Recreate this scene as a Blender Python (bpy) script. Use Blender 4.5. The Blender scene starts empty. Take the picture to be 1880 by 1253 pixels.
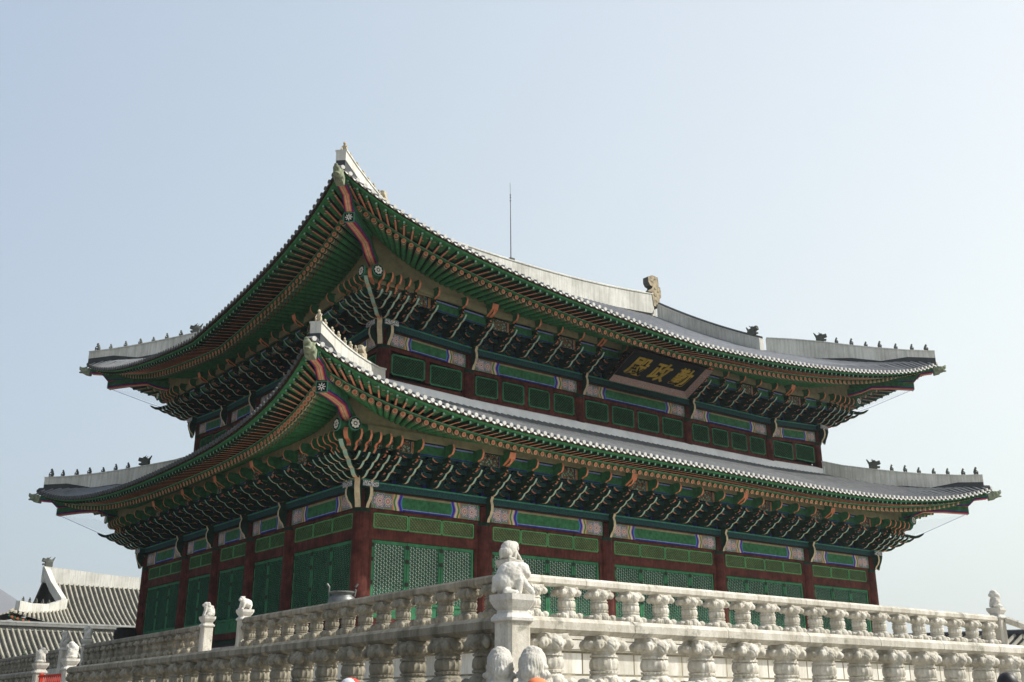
import bpy, bmesh, math, random
from mathutils import Matrix, Vector, Euler
random.seed(7)
SC = bpy.context.scene
COL = SC.collection
PI = math.pi
R = math.radians

# ------------------------------------------------------------------ camera
YAW, PITCH, ROLL = 0.6555934, 0.3318928, -0.0012268
CAMPOS = Vector((-18.489, -32.807, -6.582))
fw = Vector((math.sin(YAW)*math.cos(PITCH), math.cos(YAW)*math.cos(PITCH), math.sin(PITCH)))
rt = Vector((math.cos(YAW), -math.sin(YAW), 0))
up = rt.cross(fw)
r2 = rt*math.cos(ROLL)+up*math.sin(ROLL)
u2 = -rt*math.sin(ROLL)+up*math.cos(ROLL)
camd = bpy.data.cameras.new('camera')
cam = bpy.data.objects.new('camera', camd)
COL.objects.link(cam)
cam.matrix_world = Matrix(((r2.x, u2.x, -fw.x, CAMPOS.x), (r2.y, u2.y, -fw.y, CAMPOS.y), (r2.z, u2.z, -fw.z, CAMPOS.z), (0, 0, 0, 1)))
camd.sensor_width = 36
camd.lens = 1934.0/1880*36
camd.clip_start = 0.1
camd.clip_end = 9000
SC.camera = cam

# ------------------------------------------------------------------ light
SUN_EL, SUN_AZ = R(43), R(52)      # azimuth measured from -Y (in front of the hall) towards +X
SUN_DIR = Vector((math.sin(SUN_AZ)*math.cos(SUN_EL), -math.cos(SUN_AZ)*math.cos(SUN_EL), math.sin(SUN_EL)))
world = bpy.data.worlds.new('World')
SC.world = world
world.use_nodes = True
wn = world.node_tree
for n in list(wn.nodes): wn.nodes.remove(n)
wo = wn.nodes.new('ShaderNodeOutputWorld')
bg = wn.nodes.new('ShaderNodeBackground')
sky = wn.nodes.new('ShaderNodeTexSky')
sky.sky_type = 'NISHITA'
sky.sun_disc = False
sky.sun_elevation = SUN_EL
sky.sun_rotation = math.atan2(SUN_DIR.x, SUN_DIR.y)
sky.air_density = 1.0
sky.dust_density = 5.5
sky.ozone_density = 1.6
bg.inputs['Strength'].default_value = 0.05
wn.links.new(sky.outputs[0], bg.inputs['Color'])
# bright hazy air low in the sky, brighter towards the sun: a second, direction-dependent layer of the sky
tc = wn.nodes.new('ShaderNodeTexCoord')
def vdot(v):
    d = wn.nodes.new('ShaderNodeVectorMath'); d.operation = 'DOT_PRODUCT'
    wn.links.new(tc.outputs['Generated'], d.inputs[0]); d.inputs[1].default_value = v; return d.outputs['Value']
def wramp(pts, fac):
    r = wn.nodes.new('ShaderNodeValToRGB'); cr = r.color_ramp
    while len(cr.elements) > 1: cr.elements.remove(cr.elements[-1])
    cr.elements[0].position = pts[0][0]; cr.elements[0].color = (*pts[0][1], 1)
    for p, c in pts[1:]:
        e = cr.elements.new(p); e.color = (*c, 1)
    wn.links.new(fac, r.inputs[0]); return r.outputs[0]
def wmath(op, a, b_):
    m = wn.nodes.new('ShaderNodeMath'); m.operation = op
    for i, v in enumerate((a, b_)):
        if hasattr(v, 'links'): wn.links.new(v, m.inputs[i])
        else: m.inputs[i].default_value = v
    return m.outputs[0]
az = wmath('ADD', wmath('MULTIPLY', vdot((math.sin(SUN_AZ), -math.cos(SUN_AZ), 0)), 0.5), 0.5)
hz = wramp([(0.0, (0.06, 0.08, 0.11)), (0.14, (0.12, 0.15, 0.20)), (0.22, (0.30, 0.37, 0.44)), (0.28, (0.415, 0.49, 0.565)), (0.40, (0.50, 0.58, 0.615)), (0.55, (0.62, 0.68, 0.68)), (0.72, (0.74, 0.775, 0.725)), (1.0, (0.66, 0.70, 0.66))], az)
el = wramp([(0.0, (0.92, 1.05, 1.0)), (0.25, (0.98, 1.0, 1.0)), (0.60, (0.88, 0.90, 0.97)), (0.85, (0.45, 0.5, 0.66)), (1.0, (0.30, 0.36, 0.50))], vdot((0, 0, 1)))
mm = wn.nodes.new('ShaderNodeMix'); mm.data_type = 'RGBA'; mm.blend_type = 'MULTIPLY'; mm.inputs[0].default_value = 1.0
wn.links.new(hz, mm.inputs[6]); wn.links.new(el, mm.inputs[7])
bg2 = wn.nodes.new('ShaderNodeBackground'); bg2.inputs['Strength'].default_value = 0.92
wn.links.new(mm.outputs[2], bg2.inputs['Color'])
ad = wn.nodes.new('ShaderNodeAddShader')
wn.links.new(bg.outputs[0], ad.inputs[0]); wn.links.new(bg2.outputs[0], ad.inputs[1])
wn.links.new(ad.outputs[0], wo.inputs['Surface'])
sund = bpy.data.lights.new('sun', 'SUN')
sund.energy = 5.0
sund.angle = R(0.6)
sund.color = (1.0, 0.955, 0.88)
sun = bpy.data.objects.new('sun', sund)
COL.objects.link(sun)
sun.rotation_euler = (-SUN_DIR).to_track_quat('-Z', 'Y').to_euler()
sun.location = (30, -60, 60)
SC.view_settings.view_transform = 'Standard'
SC.view_settings.look = 'None'
SC.view_settings.exposure = 0.18
SC.view_settings.gamma = 1.0
SC.cycles.max_bounces = 8
SC.cycles.diffuse_bounces = 5

# ------------------------------------------------------------------ materials
MATS = {}
def node_mat(name):
    m = bpy.data.materials.new(name); m.use_nodes = True
    MATS[name] = m
    nt = m.node_tree
    return m, nt, nt.nodes['Principled BSDF']
def ramp(nt, pts, fac, interp='LINEAR'):
    r = nt.nodes.new('ShaderNodeValToRGB'); cr = r.color_ramp; cr.interpolation = interp
    while len(cr.elements) > 1: cr.elements.remove(cr.elements[-1])
    cr.elements[0].position = pts[0][0]; cr.elements[0].color = (*pts[0][1], 1)
    for p, c in pts[1:]:
        e = cr.elements.new(p); e.color = (*c, 1)
    nt.links.new(fac, r.inputs[0]); return r.outputs[0]
def mixc(nt, fac, a, b, mode='MIX'):
    m = nt.nodes.new('ShaderNodeMix'); m.data_type = 'RGBA'; m.blend_type = mode
    for s, v in ((m.inputs[0], fac), (m.inputs[6], a), (m.inputs[7], b)):
        if hasattr(v, 'links'): nt.links.new(v, s)
        elif isinstance(v, tuple): s.default_value = (*v, 1)
        else: s.default_value = v
    return m.outputs[2]
def pos(nt, scale=(1, 1, 1)):
    g = nt.nodes.new('ShaderNodeNewGeometry'); mp = nt.nodes.new('ShaderNodeMapping')
    mp.inputs['Scale'].default_value = scale
    nt.links.new(g.outputs['Position'], mp.inputs[0]); return mp.outputs[0]
def noise(nt, vec, scale, detail=4, rough=0.6):
    n = nt.nodes.new('ShaderNodeTexNoise'); n.inputs['Scale'].default_value = scale
    n.inputs['Detail'].default_value = detail; n.inputs['Roughness'].default_value = rough
    nt.links.new(vec, n.inputs['Vector']); return n.outputs['Fac']
def math_n(nt, op, a, b=None, c=None):
    m = nt.nodes.new('ShaderNodeMath'); m.operation = op
    for i, v in enumerate((a, b, c)):
        if v is None: continue
        if hasattr(v, 'links'): nt.links.new(v, m.inputs[i])
        else: m.inputs[i].default_value = v
    return m.outputs[0]
def bump(nt, b, height, strength=0.3, dist=0.02):
    n = nt.nodes.new('ShaderNodeBump'); n.inputs['Strength'].default_value = strength
    n.inputs['Distance'].default_value = dist
    nt.links.new(height, n.inputs['Height']); nt.links.new(n.outputs[0], b.inputs['Normal'])
def paint(name, c, rough=0.75, var=0.35, scale=6.0, grime=0.25, bmp=0.15, spec=0.12):
    """weathered matt paint on wood"""
    m, nt, b = node_mat(name)
    v = pos(nt)
    n1 = noise(nt, v, scale, 5); n2 = noise(nt, v, 1.1, 3)
    dk = tuple(x*(1-var) for x in c); lt = tuple(min(1, x*(1+var*0.7)+0.004) for x in c)
    col = ramp(nt, [(0.3, dk), (0.72, lt)], n1)
    g = ramp(nt, [(0.45, (1, 1, 1)), (0.75, (1-grime, 1-grime, 1-grime*0.9))], n2)
    col = mixc(nt, 1.0, col, g, 'MULTIPLY')
    nt.links.new(col, b.inputs['Base Color'])
    b.inputs['Roughness'].default_value = rough
    b.inputs['Specular IOR Level'].default_value = spec
    if bmp: bump(nt, b, n1, bmp, 0.01)
    return m
def streaky(name, base, stain, amount=0.5, vscale=(3.0, 3.0, 0.5), rough=0.85, fine=30, lichen=None):
    """stone or plaster with run-down stains"""
    m, nt, b = node_mat(name)
    v1 = pos(nt, vscale); v0 = pos(nt)
    s = noise(nt, v1, 1.6, 6, 0.65); big = noise(nt, v0, 0.55, 4); f = noise(nt, v0, fine, 3)
    fac = ramp(nt, [(0.42, (0, 0, 0)), (0.68, (amount,)*3)], s)
    col = mixc(nt, fac, base, stain)
    g = ramp(nt, [(0.35, (0.80, 0.79, 0.76)), (0.6, (1.06, 1.05, 1.03))], big)
    col = mixc(nt, 1.0, col, g, 'MULTIPLY')
    g2 = ramp(nt, [(0.3, (0.86, 0.86, 0.86)), (0.7, (1.06, 1.06, 1.06))], f)
    col = mixc(nt, 1.0, col, g2, 'MULTIPLY')
    if lichen:
        l = ramp(nt, [(0.57, (0, 0, 0)), (0.66, (0.8,)*3)], noise(nt, v0, 2.3, 8, 0.72))
        col = mixc(nt, l, col, lichen)
    nt.links.new(col, b.inputs['Base Color'])
    b.inputs['Roughness'].default_value = rough
    b.inputs['Specular IOR Level'].default_value = 0.2
    bump(nt, b, noise(nt, v0, 14, 8, 0.7), 0.45, 0.02)
    return m
paint('red_wood', (0.105, 0.028, 0.021), scale=3, var=0.55, grime=0.45)
paint('red_dark', (0.080, 0.022, 0.018))
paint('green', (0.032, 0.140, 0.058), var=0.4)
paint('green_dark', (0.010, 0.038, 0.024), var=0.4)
paint('green_bright', (0.055, 0.225, 0.085), var=0.3)
paint('door_green', (0.042, 0.185, 0.088), var=0.25)
paint('transom_green', (0.055, 0.150, 0.060), var=0.25)
paint('teal', (0.016, 0.070, 0.058), var=0.4, scale=25)
paint('rafter_green', (0.045, 0.195, 0.072), var=0.35)
paint('limewash', (0.78, 0.80, 0.81), var=0.08, scale=2, grime=0.12)
paint('teal_light', (0.055, 0.23, 0.155), var=0.3)
paint('transom_frame', (0.10, 0.27, 0.10), var=0.2)
paint('blue', (0.025, 0.030, 0.19), var=0.3)
paint('blue_pale', (0.25, 0.28, 0.62), var=0.3)
paint('orange', (0.62, 0.18, 0.085), var=0.25)
paint('salmon', (0.66, 0.25, 0.14), var=0.2)
paint('deep_red', (0.42, 0.035, 0.025), var=0.3)
paint('cream', (0.56, 0.46, 0.30), var=0.25)
paint('paleg', (0.32, 0.47, 0.38), var=0.2)
paint('ochre', (0.52, 0.33, 0.06), var=0.3)
paint('white', (0.70, 0.68, 0.62), var=0.15)
paint('pink', (0.66, 0.28, 0.26), var=0.3)
paint('black', (0.012, 0.014, 0.014), var=0.3)
paint('board_black', (0.007, 0.011, 0.013), var=0.2, grime=0.1)
paint('gold', (0.38, 0.26, 0.045), var=0.2, rough=0.5)
paint('iron', (0.022, 0.020, 0.018), rough=0.6)
paint('beige', (0.235, 0.215, 0.125), var=0.2, scale=4)
paint('brown_board', (0.052, 0.026, 0.020), var=0.4)
paint('lattice_green', (0.022, 0.105, 0.058), var=0.3)
paint('paper', (0.72, 0.76, 0.68), var=0.12, scale=2)
paint('tan_back', (0.26, 0.20, 0.10), var=0.2)
paint('inner_dark', (0.012, 0.016, 0.014), var=0.2)
paint('olive', (0.20, 0.16, 0.07), var=0.4, scale=18)
paint('fence_red', (0.55, 0.05, 0.03), var=0.15)
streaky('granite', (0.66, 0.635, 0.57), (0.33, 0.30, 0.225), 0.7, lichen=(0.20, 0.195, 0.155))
streaky('granite_moss_shade', (0.33, 0.305, 0.245), (0.11, 0.10, 0.07), 0.85, lichen=(0.11, 0.11, 0.085))  # lichen stains, plus a base darkened to hold the left runs' shade
streaky('granite_white', (0.64, 0.63, 0.59), (0.38, 0.355, 0.29), 0.55, vscale=(4, 4, 3), fine=45)
streaky('granite_grey', (0.30, 0.31, 0.30), (0.17, 0.18, 0.165), 0.6)
streaky('plaster', (0.66, 0.66, 0.62), (0.30, 0.31, 0.26), 0.55, vscale=(5, 5, 0.35))
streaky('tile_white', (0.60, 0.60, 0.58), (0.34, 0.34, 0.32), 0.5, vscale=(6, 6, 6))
streaky('clay', (0.44, 0.37, 0.25), (0.10, 0.095, 0.075), 0.85, vscale=(5, 5, 3), lichen=(0.06, 0.065, 0.055))
streaky('clay_dark', (0.11, 0.12, 0.105), (0.05, 0.055, 0.05), 0.5)
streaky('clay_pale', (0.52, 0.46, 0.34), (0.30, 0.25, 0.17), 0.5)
streaky('verdigris', (0.26, 0.30, 0.21), (0.09, 0.09, 0.055), 0.8, vscale=(6, 6, 3), lichen=(0.18, 0.20, 0.13))
def tile_mat(name, a, b_, spec=0.5, rough=0.45):
    m, nt, b = node_mat(name)
    v = pos(nt)
    c = ramp(nt, [(0.3, a), (0.7, b_)], noise(nt, v, 2.2, 8, 0.75))
    c2 = mixc(nt, ramp(nt, [(0.55, (0, 0, 0)), (0.75, (0.55,)*3)], noise(nt, v, 0.6, 4)), c, tuple(x*0.62 for x in a))
    nt.links.new(c2, b.inputs['Base Color'])
    b.inputs['Roughness'].default_value = rough
    b.inputs['Specular IOR Level'].default_value = spec
    bump(nt, b, noise(nt, v, 9, 6, 0.7), 0.3, 0.02)
tile_mat('tile', (0.13, 0.14, 0.15), (0.25, 0.255, 0.26), 0.35, 0.55)
tile_mat('tile_end_shade', (0.05, 0.055, 0.055), (0.13, 0.135, 0.13), 0.2, 0.8)
tile_mat('tile_dark', (0.028, 0.034, 0.036), (0.055, 0.062, 0.064), 0.3, 0.7)
tile_mat('tile_far', (0.22, 0.21, 0.165), (0.42, 0.40, 0.32), 0.2, 0.8)
tile_mat('tile_far_dark', (0.020, 0.021, 0.019), (0.04, 0.04, 0.036), 0.1, 0.9)

def masonry():
    m, nt, b = node_mat('masonry')
    g = nt.nodes.new('ShaderNodeNewGeometry'); sx = nt.nodes.new('ShaderNodeSeparateXYZ')
    nt.links.new(g.outputs['Position'], sx.inputs[0])
    u = math_n(nt, 'ADD', sx.outputs[0], sx.outputs[1])
    cb = nt.nodes.new('ShaderNodeCombineXYZ')
    nt.links.new(u, cb.inputs[0])
    nt.links.new(math_n(nt, 'ADD', sx.outputs[2], 0.075), cb.inputs[1])
    br = nt.nodes.new('ShaderNodeTexBrick')
    nt.links.new(cb.outputs[0], br.inputs['Vector'])
    br.inputs['Scale'].default_value = 1.0
    br.inputs['Brick Width'].default_value = 1.32
    br.inputs['Row Height'].default_value = 0.40
    br.inputs['Mortar Size'].default_value = 0.020
    br.inputs['Mortar Smooth'].default_value = 0.2
    br.inputs['Color1'].default_value = (0.56, 0.54, 0.48, 1)
    br.inputs['Color2'].default_value = (0.74, 0.72, 0.66, 1)
    br.inputs['Mortar'].default_value = (0.16, 0.14, 0.09, 1)
    v0 = pos(nt)
    st = ramp(nt, [(0.42, (0, 0, 0)), (0.66, (0.8,)*3)], noise(nt, pos(nt, (2.5, 2.5, 0.5)), 1.6, 8, 0.7))
    c = mixc(nt, st, br.outputs['Color'], (0.40, 0.36, 0.27))
    nt.links.new(c, b.inputs['Base Color'])
    b.inputs['Roughness'].default_value = 0.9
    h = math_n(nt, 'MULTIPLY', br.outputs['Fac'], -1.0)
    h = math_n(nt, 'ADD', h, math_n(nt, 'MULTIPLY', noise(nt, v0, 10, 8, 0.7), 0.5))
    bump(nt, b, h, 0.6, 0.03)
masonry()
def grain(name, amount):
    m = MATS[name]; nt = m.node_tree; b = nt.nodes['Principled BSDF']
    src = b.inputs['Base Color'].links[0].from_socket
    g = ramp(nt, [(0.35, (1-amount,)*3), (0.65, (1.12, 1.1, 1.08))], noise(nt, pos(nt, (9, 9, 0.7)), 2.5, 8, 0.7))
    nt.links.new(mixc(nt, 1.0, src, g, 'MULTIPLY'), b.inputs['Base Color'])
grain('red_wood', 0.45); grain('door_green', 0.3)

def motif():
    """painted end panel of a beam: UV.x = 0 at the column, 1 at the inner end"""
    m, nt, b = node_mat('motif')
    uv = nt.nodes.new('ShaderNodeUVMap'); sx = nt.nodes.new('ShaderNodeSeparateXYZ')
    nt.links.new(uv.outputs[0], sx.inputs[0])
    U, V = sx.outputs[0], sx.outputs[1]
    wav = math_n(nt, 'MULTIPLY', math_n(nt, 'COSINE', math_n(nt, 'MULTIPLY', V, 6.283)), -0.028)
    U2 = math_n(nt, 'ADD', U, wav)
    W = (0.50, 0.50, 0.46); G = (0.02, 0.20, 0.11); B = (0.03, 0.03, 0.30); O = (0.62, 0.36, 0.08)
    P = (0.42, 0.18, 0.18); BG = (0.17, 0.19, 0.11); RD = (0.40, 0.05, 0.04); PU = (0.20, 0.10, 0.36)
    stripes = ramp(nt, [(0.0, G), (0.035, P), (0.06, G), (0.09, BG), (0.64, P), (0.68, O), (0.715, G), (0.775, O),
                        (0.80, W), (0.845, P), (0.875, B), (0.95, (0.12, 0.16, 0.5)), (0.975, G)], U2, 'CONSTANT')
    def disc(cx, sx_, pts, base):
        dx = math_n(nt, 'MULTIPLY', math_n(nt, 'SUBTRACT', U, cx), sx_)
        dy = math_n(nt, 'SUBTRACT', V, 0.5)
        d = math_n(nt, 'SQRT', math_n(nt, 'ADD', math_n(nt, 'MULTIPLY', dx, dx), math_n(nt, 'MULTIPLY', dy, dy)))
        ang = math_n(nt, 'ARCTAN2', dy, dx)
        pet = math_n(nt, 'MULTIPLY', math_n(nt, 'COSINE', math_n(nt, 'MULTIPLY', ang, 8.0)), 0.035)
        d = math_n(nt, 'ADD', d, math_n(nt, 'MULTIPLY', pet, math_n(nt, 'MULTIPLY', d, 4.0)))
        c = ramp(nt, pts, d, 'CONSTANT')
        inside = math_n(nt, 'LESS_THAN', d, pts[-1][0])
        return mixc(nt, inside, base, c)
    c = disc(0.27, 2.0, [(0, RD), (0.06, W), (0.13, P), (0.19, W), (0.27, RD), (0.31, W), (0.36, PU), (0.41, G), (0.45, W), (0.47, W)], stripes)
    c = disc(0.52, 2.4, [(0, W), (0.06, P), (0.16, (0.65, 0.42, 0.34)), (0.22, G), (0.27, W), (0.31, PU), (0.36, W)], c)
    v0 = pos(nt)
    c = mixc(nt, ramp(nt, [(0.5, (0, 0, 0)), (0.75, (0.45,)*3)], noise(nt, v0, 4, 5)), c, (0.18, 0.17, 0.12))
    nt.links.new(c, b.inputs['Base Color'])
    b.inputs['Roughness'].default_value = 0.75; b.inputs['Specular IOR Level'].default_value = 0.1
motif()
def pattern(name, cols, scale):
    m, nt, b = node_mat(name)
    vo = nt.nodes.new('ShaderNodeTexVoronoi'); vo.inputs['Scale'].default_value = scale
    nt.links.new(pos(nt), vo.inputs['Vector'])
    c = ramp(nt, [(i/len(cols)*0.9, k) for i, k in enumerate(cols)], vo.outputs['Distance'], 'CONSTANT')
    nt.links.new(c, b.inputs['Base Color']); b.inputs['Roughness'].default_value = 0.75
    b.inputs['Specular IOR Level'].default_value = 0.1
pattern('scroll', [(0.02, 0.14, 0.09), (0.30, 0.34, 0.26), (0.012, 0.09, 0.06), (0.24, 0.10, 0.06), (0.012, 0.05, 0.04)], 9)
pattern('scroll_teal', [(0.010, 0.052, 0.045), (0.025, 0.10, 0.08), (0.008, 0.036, 0.034), (0.02, 0.04, 0.08)], 30)
pattern('rose', [(0.42, 0.20, 0.20), (0.25, 0.28, 0.22), (0.34, 0.12, 0.12), (0.13, 0.16, 0.15), (0.40, 0.30, 0.24)], 26)
pattern('lotus', [(0.03, 0.03, 0.04), (0.62, 0.62, 0.60), (0.03, 0.04, 0.06), (0.55, 0.55, 0.56)], 16)
def net_mat():
    m = bpy.data.materials.new('net'); m.use_nodes = True; MATS['net'] = m
    nt = m.node_tree; b = nt.nodes['Principled BSDF']
    b.inputs['Base Color'].default_value = (0.25, 0.32, 0.55, 1); b.inputs['Roughness'].default_value = 0.8
    b.inputs['Alpha'].default_value = 0.045
net_mat()
def simple(name, c, rough=0.6, metal=0.0):
    m, nt, b = node_mat(name)
    v = pos(nt)
    nt.links.new(ramp(nt, [(0.3, tuple(x*0.75 for x in c)), (0.7, tuple(min(1, x*1.15) for x in c))], noise(nt, v, 8, 5)), b.inputs['Base Color'])
    b.inputs['Roughness'].default_value = rough; b.inputs['Metallic'].default_value = metal
simple('bronze', (0.16, 0.17, 0.165), 0.42, 0.55)
simple('steel', (0.16, 0.15, 0.11), 0.5, 0.3)
simple('cable', (0.10, 0.10, 0.11), 0.5)
simple('skin', (0.50, 0.30, 0.21), 0.6)
simple('hair', (0.014, 0.011, 0.010), 0.5)
simple('cloth_white', (0.66, 0.66, 0.68), 0.9)
simple('cloth_navy', (0.03, 0.04, 0.09), 0.9)
simple('cloth_grey', (0.2, 0.2, 0.21), 0.9)
simple('cap_red', (0.62, 0.06, 0.04), 0.8)
simple('cap_orange', (0.80, 0.22, 0.09), 0.8)
simple('leaf', (0.05, 0.11, 0.03), 0.8)
simple('bark', (0.09, 0.06, 0.04), 0.9)
simple('mountain', (0.11, 0.115, 0.13), 1.0)
simple('sand', (0.20, 0.185, 0.155), 0.95)
simple('paving', (0.50, 0.475, 0.42), 0.9)

# ------------------------------------------------------------------ mesh building
class MB:
    def __init__(s): s.v = []; s.f = []; s.m = []; s.uv = {}
    def add(s, vs, fs, mat, M=None):
        o = len(s.v)
        s.v += [tuple(M @ Vector(p)) if M else tuple(p) for p in vs]
        for i, f in enumerate(fs):
            s.f.append(tuple(k+o for k in f)); s.m.append(mat if isinstance(mat, str) else mat[i])
    def quad(s, a, b, c, d, mat, uv=None):
        o = len(s.v); s.v += [tuple(a), tuple(b), tuple(c), tuple(d)]
        if uv: s.uv[len(s.f)] = uv
        s.f.append((o, o+1, o+2, o+3)); s.m.append(mat)
    def box(s, x0, x1, y0, y1, z0, z1, mat, M=None):
        vs = [(x0, y0, z0), (x1, y0, z0), (x1, y1, z0), (x0, y1, z0), (x0, y0, z1), (x1, y0, z1), (x1, y1, z1), (x0, y1, z1)]
        # bottom, top, front(-y), right(+x), back(+y), left(-x)
        s.add(vs, [(0, 3, 2, 1), (4, 5, 6, 7), (0, 1, 5, 4), (1, 2, 6, 5), (2, 3, 7, 6), (3, 0, 4, 7)], mat, M)
    def hexa(s, p, mat):   # p: 8 corners ordered as box
        s.add(p, [(0, 3, 2, 1), (4, 5, 6, 7), (0, 1, 5, 4), (1, 2, 6, 5), (2, 3, 7, 6), (3, 0, 4, 7)], mat)
    def prism(s, poly, a, b, axes, side, edge, M=None):
        """poly in a plane; axes 'xz','yz','xy': extruded along the remaining axis from a to b. edge: material or list per edge"""
        def P(p, t):
            if axes == 'xz': return (p[0], t, p[1])
            if axes == 'yz': return (t, p[0], p[1])
            return (p[0], p[1], t)
        n = len(poly)
        vs = [P(p, a) for p in poly]+[P(p, b) for p in poly]
        fs = [tuple(range(n)), tuple(range(2*n-1, n-1, -1))]
        ms = [side, side]
        for i in range(n):
            j = (i+1) % n; fs.append((i, i+n, j+n, j)); ms.append(edge if isinstance(edge, str) else edge[i])
        s.add(vs, fs, ms, M)
    def lathe(s, prof, seg, mat, M=None, mats=None):
        vs = []; fs = []; ms = []
        for r, z in prof:
            for k in range(seg):
                a = 2*PI*k/seg; vs.append((r*math.cos(a), r*math.sin(a), z))
        for i in range(len(prof)-1):
            for k in range(seg):
                k2 = (k+1) % seg
                fs.append((i*seg+k, i*seg+k2, (i+1)*seg+k2, (i+1)*seg+k)); ms.append(mats[i] if mats else mat)
        fs.append(tuple(range(seg-1, -1, -1))); ms.append(mats[0] if mats else mat)
        fs.append(tuple(range((len(prof)-1)*seg, len(prof)*seg))); ms.append(mats[-1] if mats else mat)
        s.add(vs, fs, ms, M)
    def tube(s, pts, rad, seg, mat):
        pts = [Vector(p) for p in pts]; n = len(pts); vs = []; fs = []
        for i, p in enumerate(pts):
            d = (pts[min(i+1, n-1)]-pts[max(i-1, 0)]).normalized()
            a = Vector((0, 0, 1)) if abs(d.z) < 0.95 else Vector((1, 0, 0))
            x = d.cross(a).normalized(); y = x.cross(d)
            r = rad[i] if isinstance(rad, (list, tuple)) else rad
            for k in range(seg):
                t = 2*PI*k/seg; vs.append(p+x*r*math.cos(t)+y*r*math.sin(t))
        for i in range(n-1):
            for k in range(seg):
                k2 = (k+1) % seg; fs.append((i*seg+k, i*seg+k2, (i+1)*seg+k2, (i+1)*seg+k))
        fs.append(tuple(range(seg))); fs.append(tuple(range(n*seg-1, (n-1)*seg-1, -1)))
        s.add(vs, fs, mat)
    def mesh(s, name, smooth=False):
        me = bpy.data.meshes.new(name); me.from_pydata(s.v, [], s.f)
        keys = []
        for k in s.m:
            if k not in keys: keys.append(k)
        for k in keys: me.materials.append(MATS[k])
        idx = {k: i for i, k in enumerate(keys)}
        me.polygons.foreach_set('material_index', [idx[k] for k in s.m])
        if s.uv:
            l = me.uv_layers.new(name='UVMap')
            for fi, uv in s.uv.items():
                for li, c in zip(me.polygons[fi].loop_indices, uv): l.data[li].uv = c
        bm = bmesh.new(); bm.from_mesh(me); bmesh.ops.recalc_face_normals(bm, faces=bm.faces[:]) ; bm.to_mesh(me); bm.free()
        if smooth:
            me.shade_smooth() if hasattr(me, 'shade_smooth') else None
            if smooth != 'all': me.set_sharp_from_angle(angle=R(smooth if smooth > 1 else 40))
        me.update()
        return me
WM = {}
def put(name, me, parent=None, M=None):
    """link a mesh (or None = empty) whose world matrix is M"""
    o = bpy.data.objects.new(name, me); COL.objects.link(o)
    M = M if M is not None else Matrix.Identity(4)
    WM[o.name] = M.copy()
    if parent is not None:
        o.parent = parent; o.matrix_basis = WM[parent.name].inverted() @ M
    else: o.matrix_basis = M
    return o
def thing(name, label, cat, loc=(0, 0, 0), rz=0, group=None, me=None):
    o = put(name, me, None, Matrix.Translation(loc) @ Matrix.Rotation(rz, 4, 'Z'))
    o['label'] = label; o['category'] = cat
    if group: o['group'] = group
    return o
def struct(name, me, M=None):
    o = put(name, me, None, M); o['kind'] = 'structure'; return o
def T(x, y, z): return Matrix.Translation((x, y, z))
def RZ(a): return Matrix.Rotation(a, 4, 'Z')
def frame(origin, xdir, zdir=(0, 0, 1)):
    x = Vector(xdir).normalized(); z = Vector(zdir); z = (z-x*z.dot(x)).normalized(); y = z.cross(x)
    return Matrix(((x.x, y.x, z.x, origin[0]), (x.y, y.y, z.y, origin[1]), (x.z, y.z, z.z, origin[2]), (0, 0, 0, 1)))
def blob(name, parts, mat, voxel=0.02, matfn=None, smooth_it=6):
    """one continuous sculpted surface from ellipsoids ('e',centre,radii[,euler]) and capsules ('c',p,q,r1,r2)"""
    bm = bmesh.new()
    for p in parts:
        if p[0] == 'e':
            M = Matrix.Translation(p[1])
            if len(p) > 3: M = M @ Euler(p[3]).to_matrix().to_4x4()
            M = M @ Matrix.Diagonal((*p[2], 1))
            bmesh.ops.create_icosphere(bm, subdivisions=3, radius=1, matrix=M)
        elif p[0] == 'b':
            M = Matrix.Translation(p[1])
            if len(p) > 3: M = M @ Euler(p[3]).to_matrix().to_4x4()
            M = M @ Matrix.Diagonal((p[2][0]*2, p[2][1]*2, p[2][2]*2, 1))
            bmesh.ops.create_cube(bm, size=1, matrix=M)
        else:
            a, b = Vector(p[1]), Vector(p[2]); n = max(2, int((b-a).length/(min(p[3], p[4])*0.5))+1)
            for i in range(n+1):
                t = i/n; r = p[3]+(p[4]-p[3])*t
                bmesh.ops.create_icosphere(bm, subdivisions=2, radius=r, matrix=Matrix.Translation(a.lerp(b, t)))
    me = bpy.data.meshes.new(name); bm.to_mesh(me); bm.free()
    o = bpy.data.objects.new('tmp', me); COL.objects.link(o)
    md = o.modifiers.new('r', 'REMESH'); md.mode = 'VOXEL'; md.voxel_size = voxel
    ms = o.modifiers.new('s', 'SMOOTH'); ms.iterations = smooth_it; ms.factor = 0.5
    dg = bpy.context.evaluated_depsgraph_get(); dg.update()
    out = bpy.data.meshes.new_from_object(o.evaluated_get(dg)); out.name = name
    bpy.data.objects.remove(o); bpy.data.meshes.remove(me)
    out.materials.clear()
    if matfn:
        keys = []; ids = []
        for pl in out.polygons:
            k = matfn(pl.center)
            if k not in keys: keys.append(k)
            ids.append(keys.index(k))
        for k in keys: out.materials.append(MATS[k])
        out.polygons.foreach_set('material_index', ids)
    else: out.materials.append(MATS[mat])
    out.shade_smooth()
    return out

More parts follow.
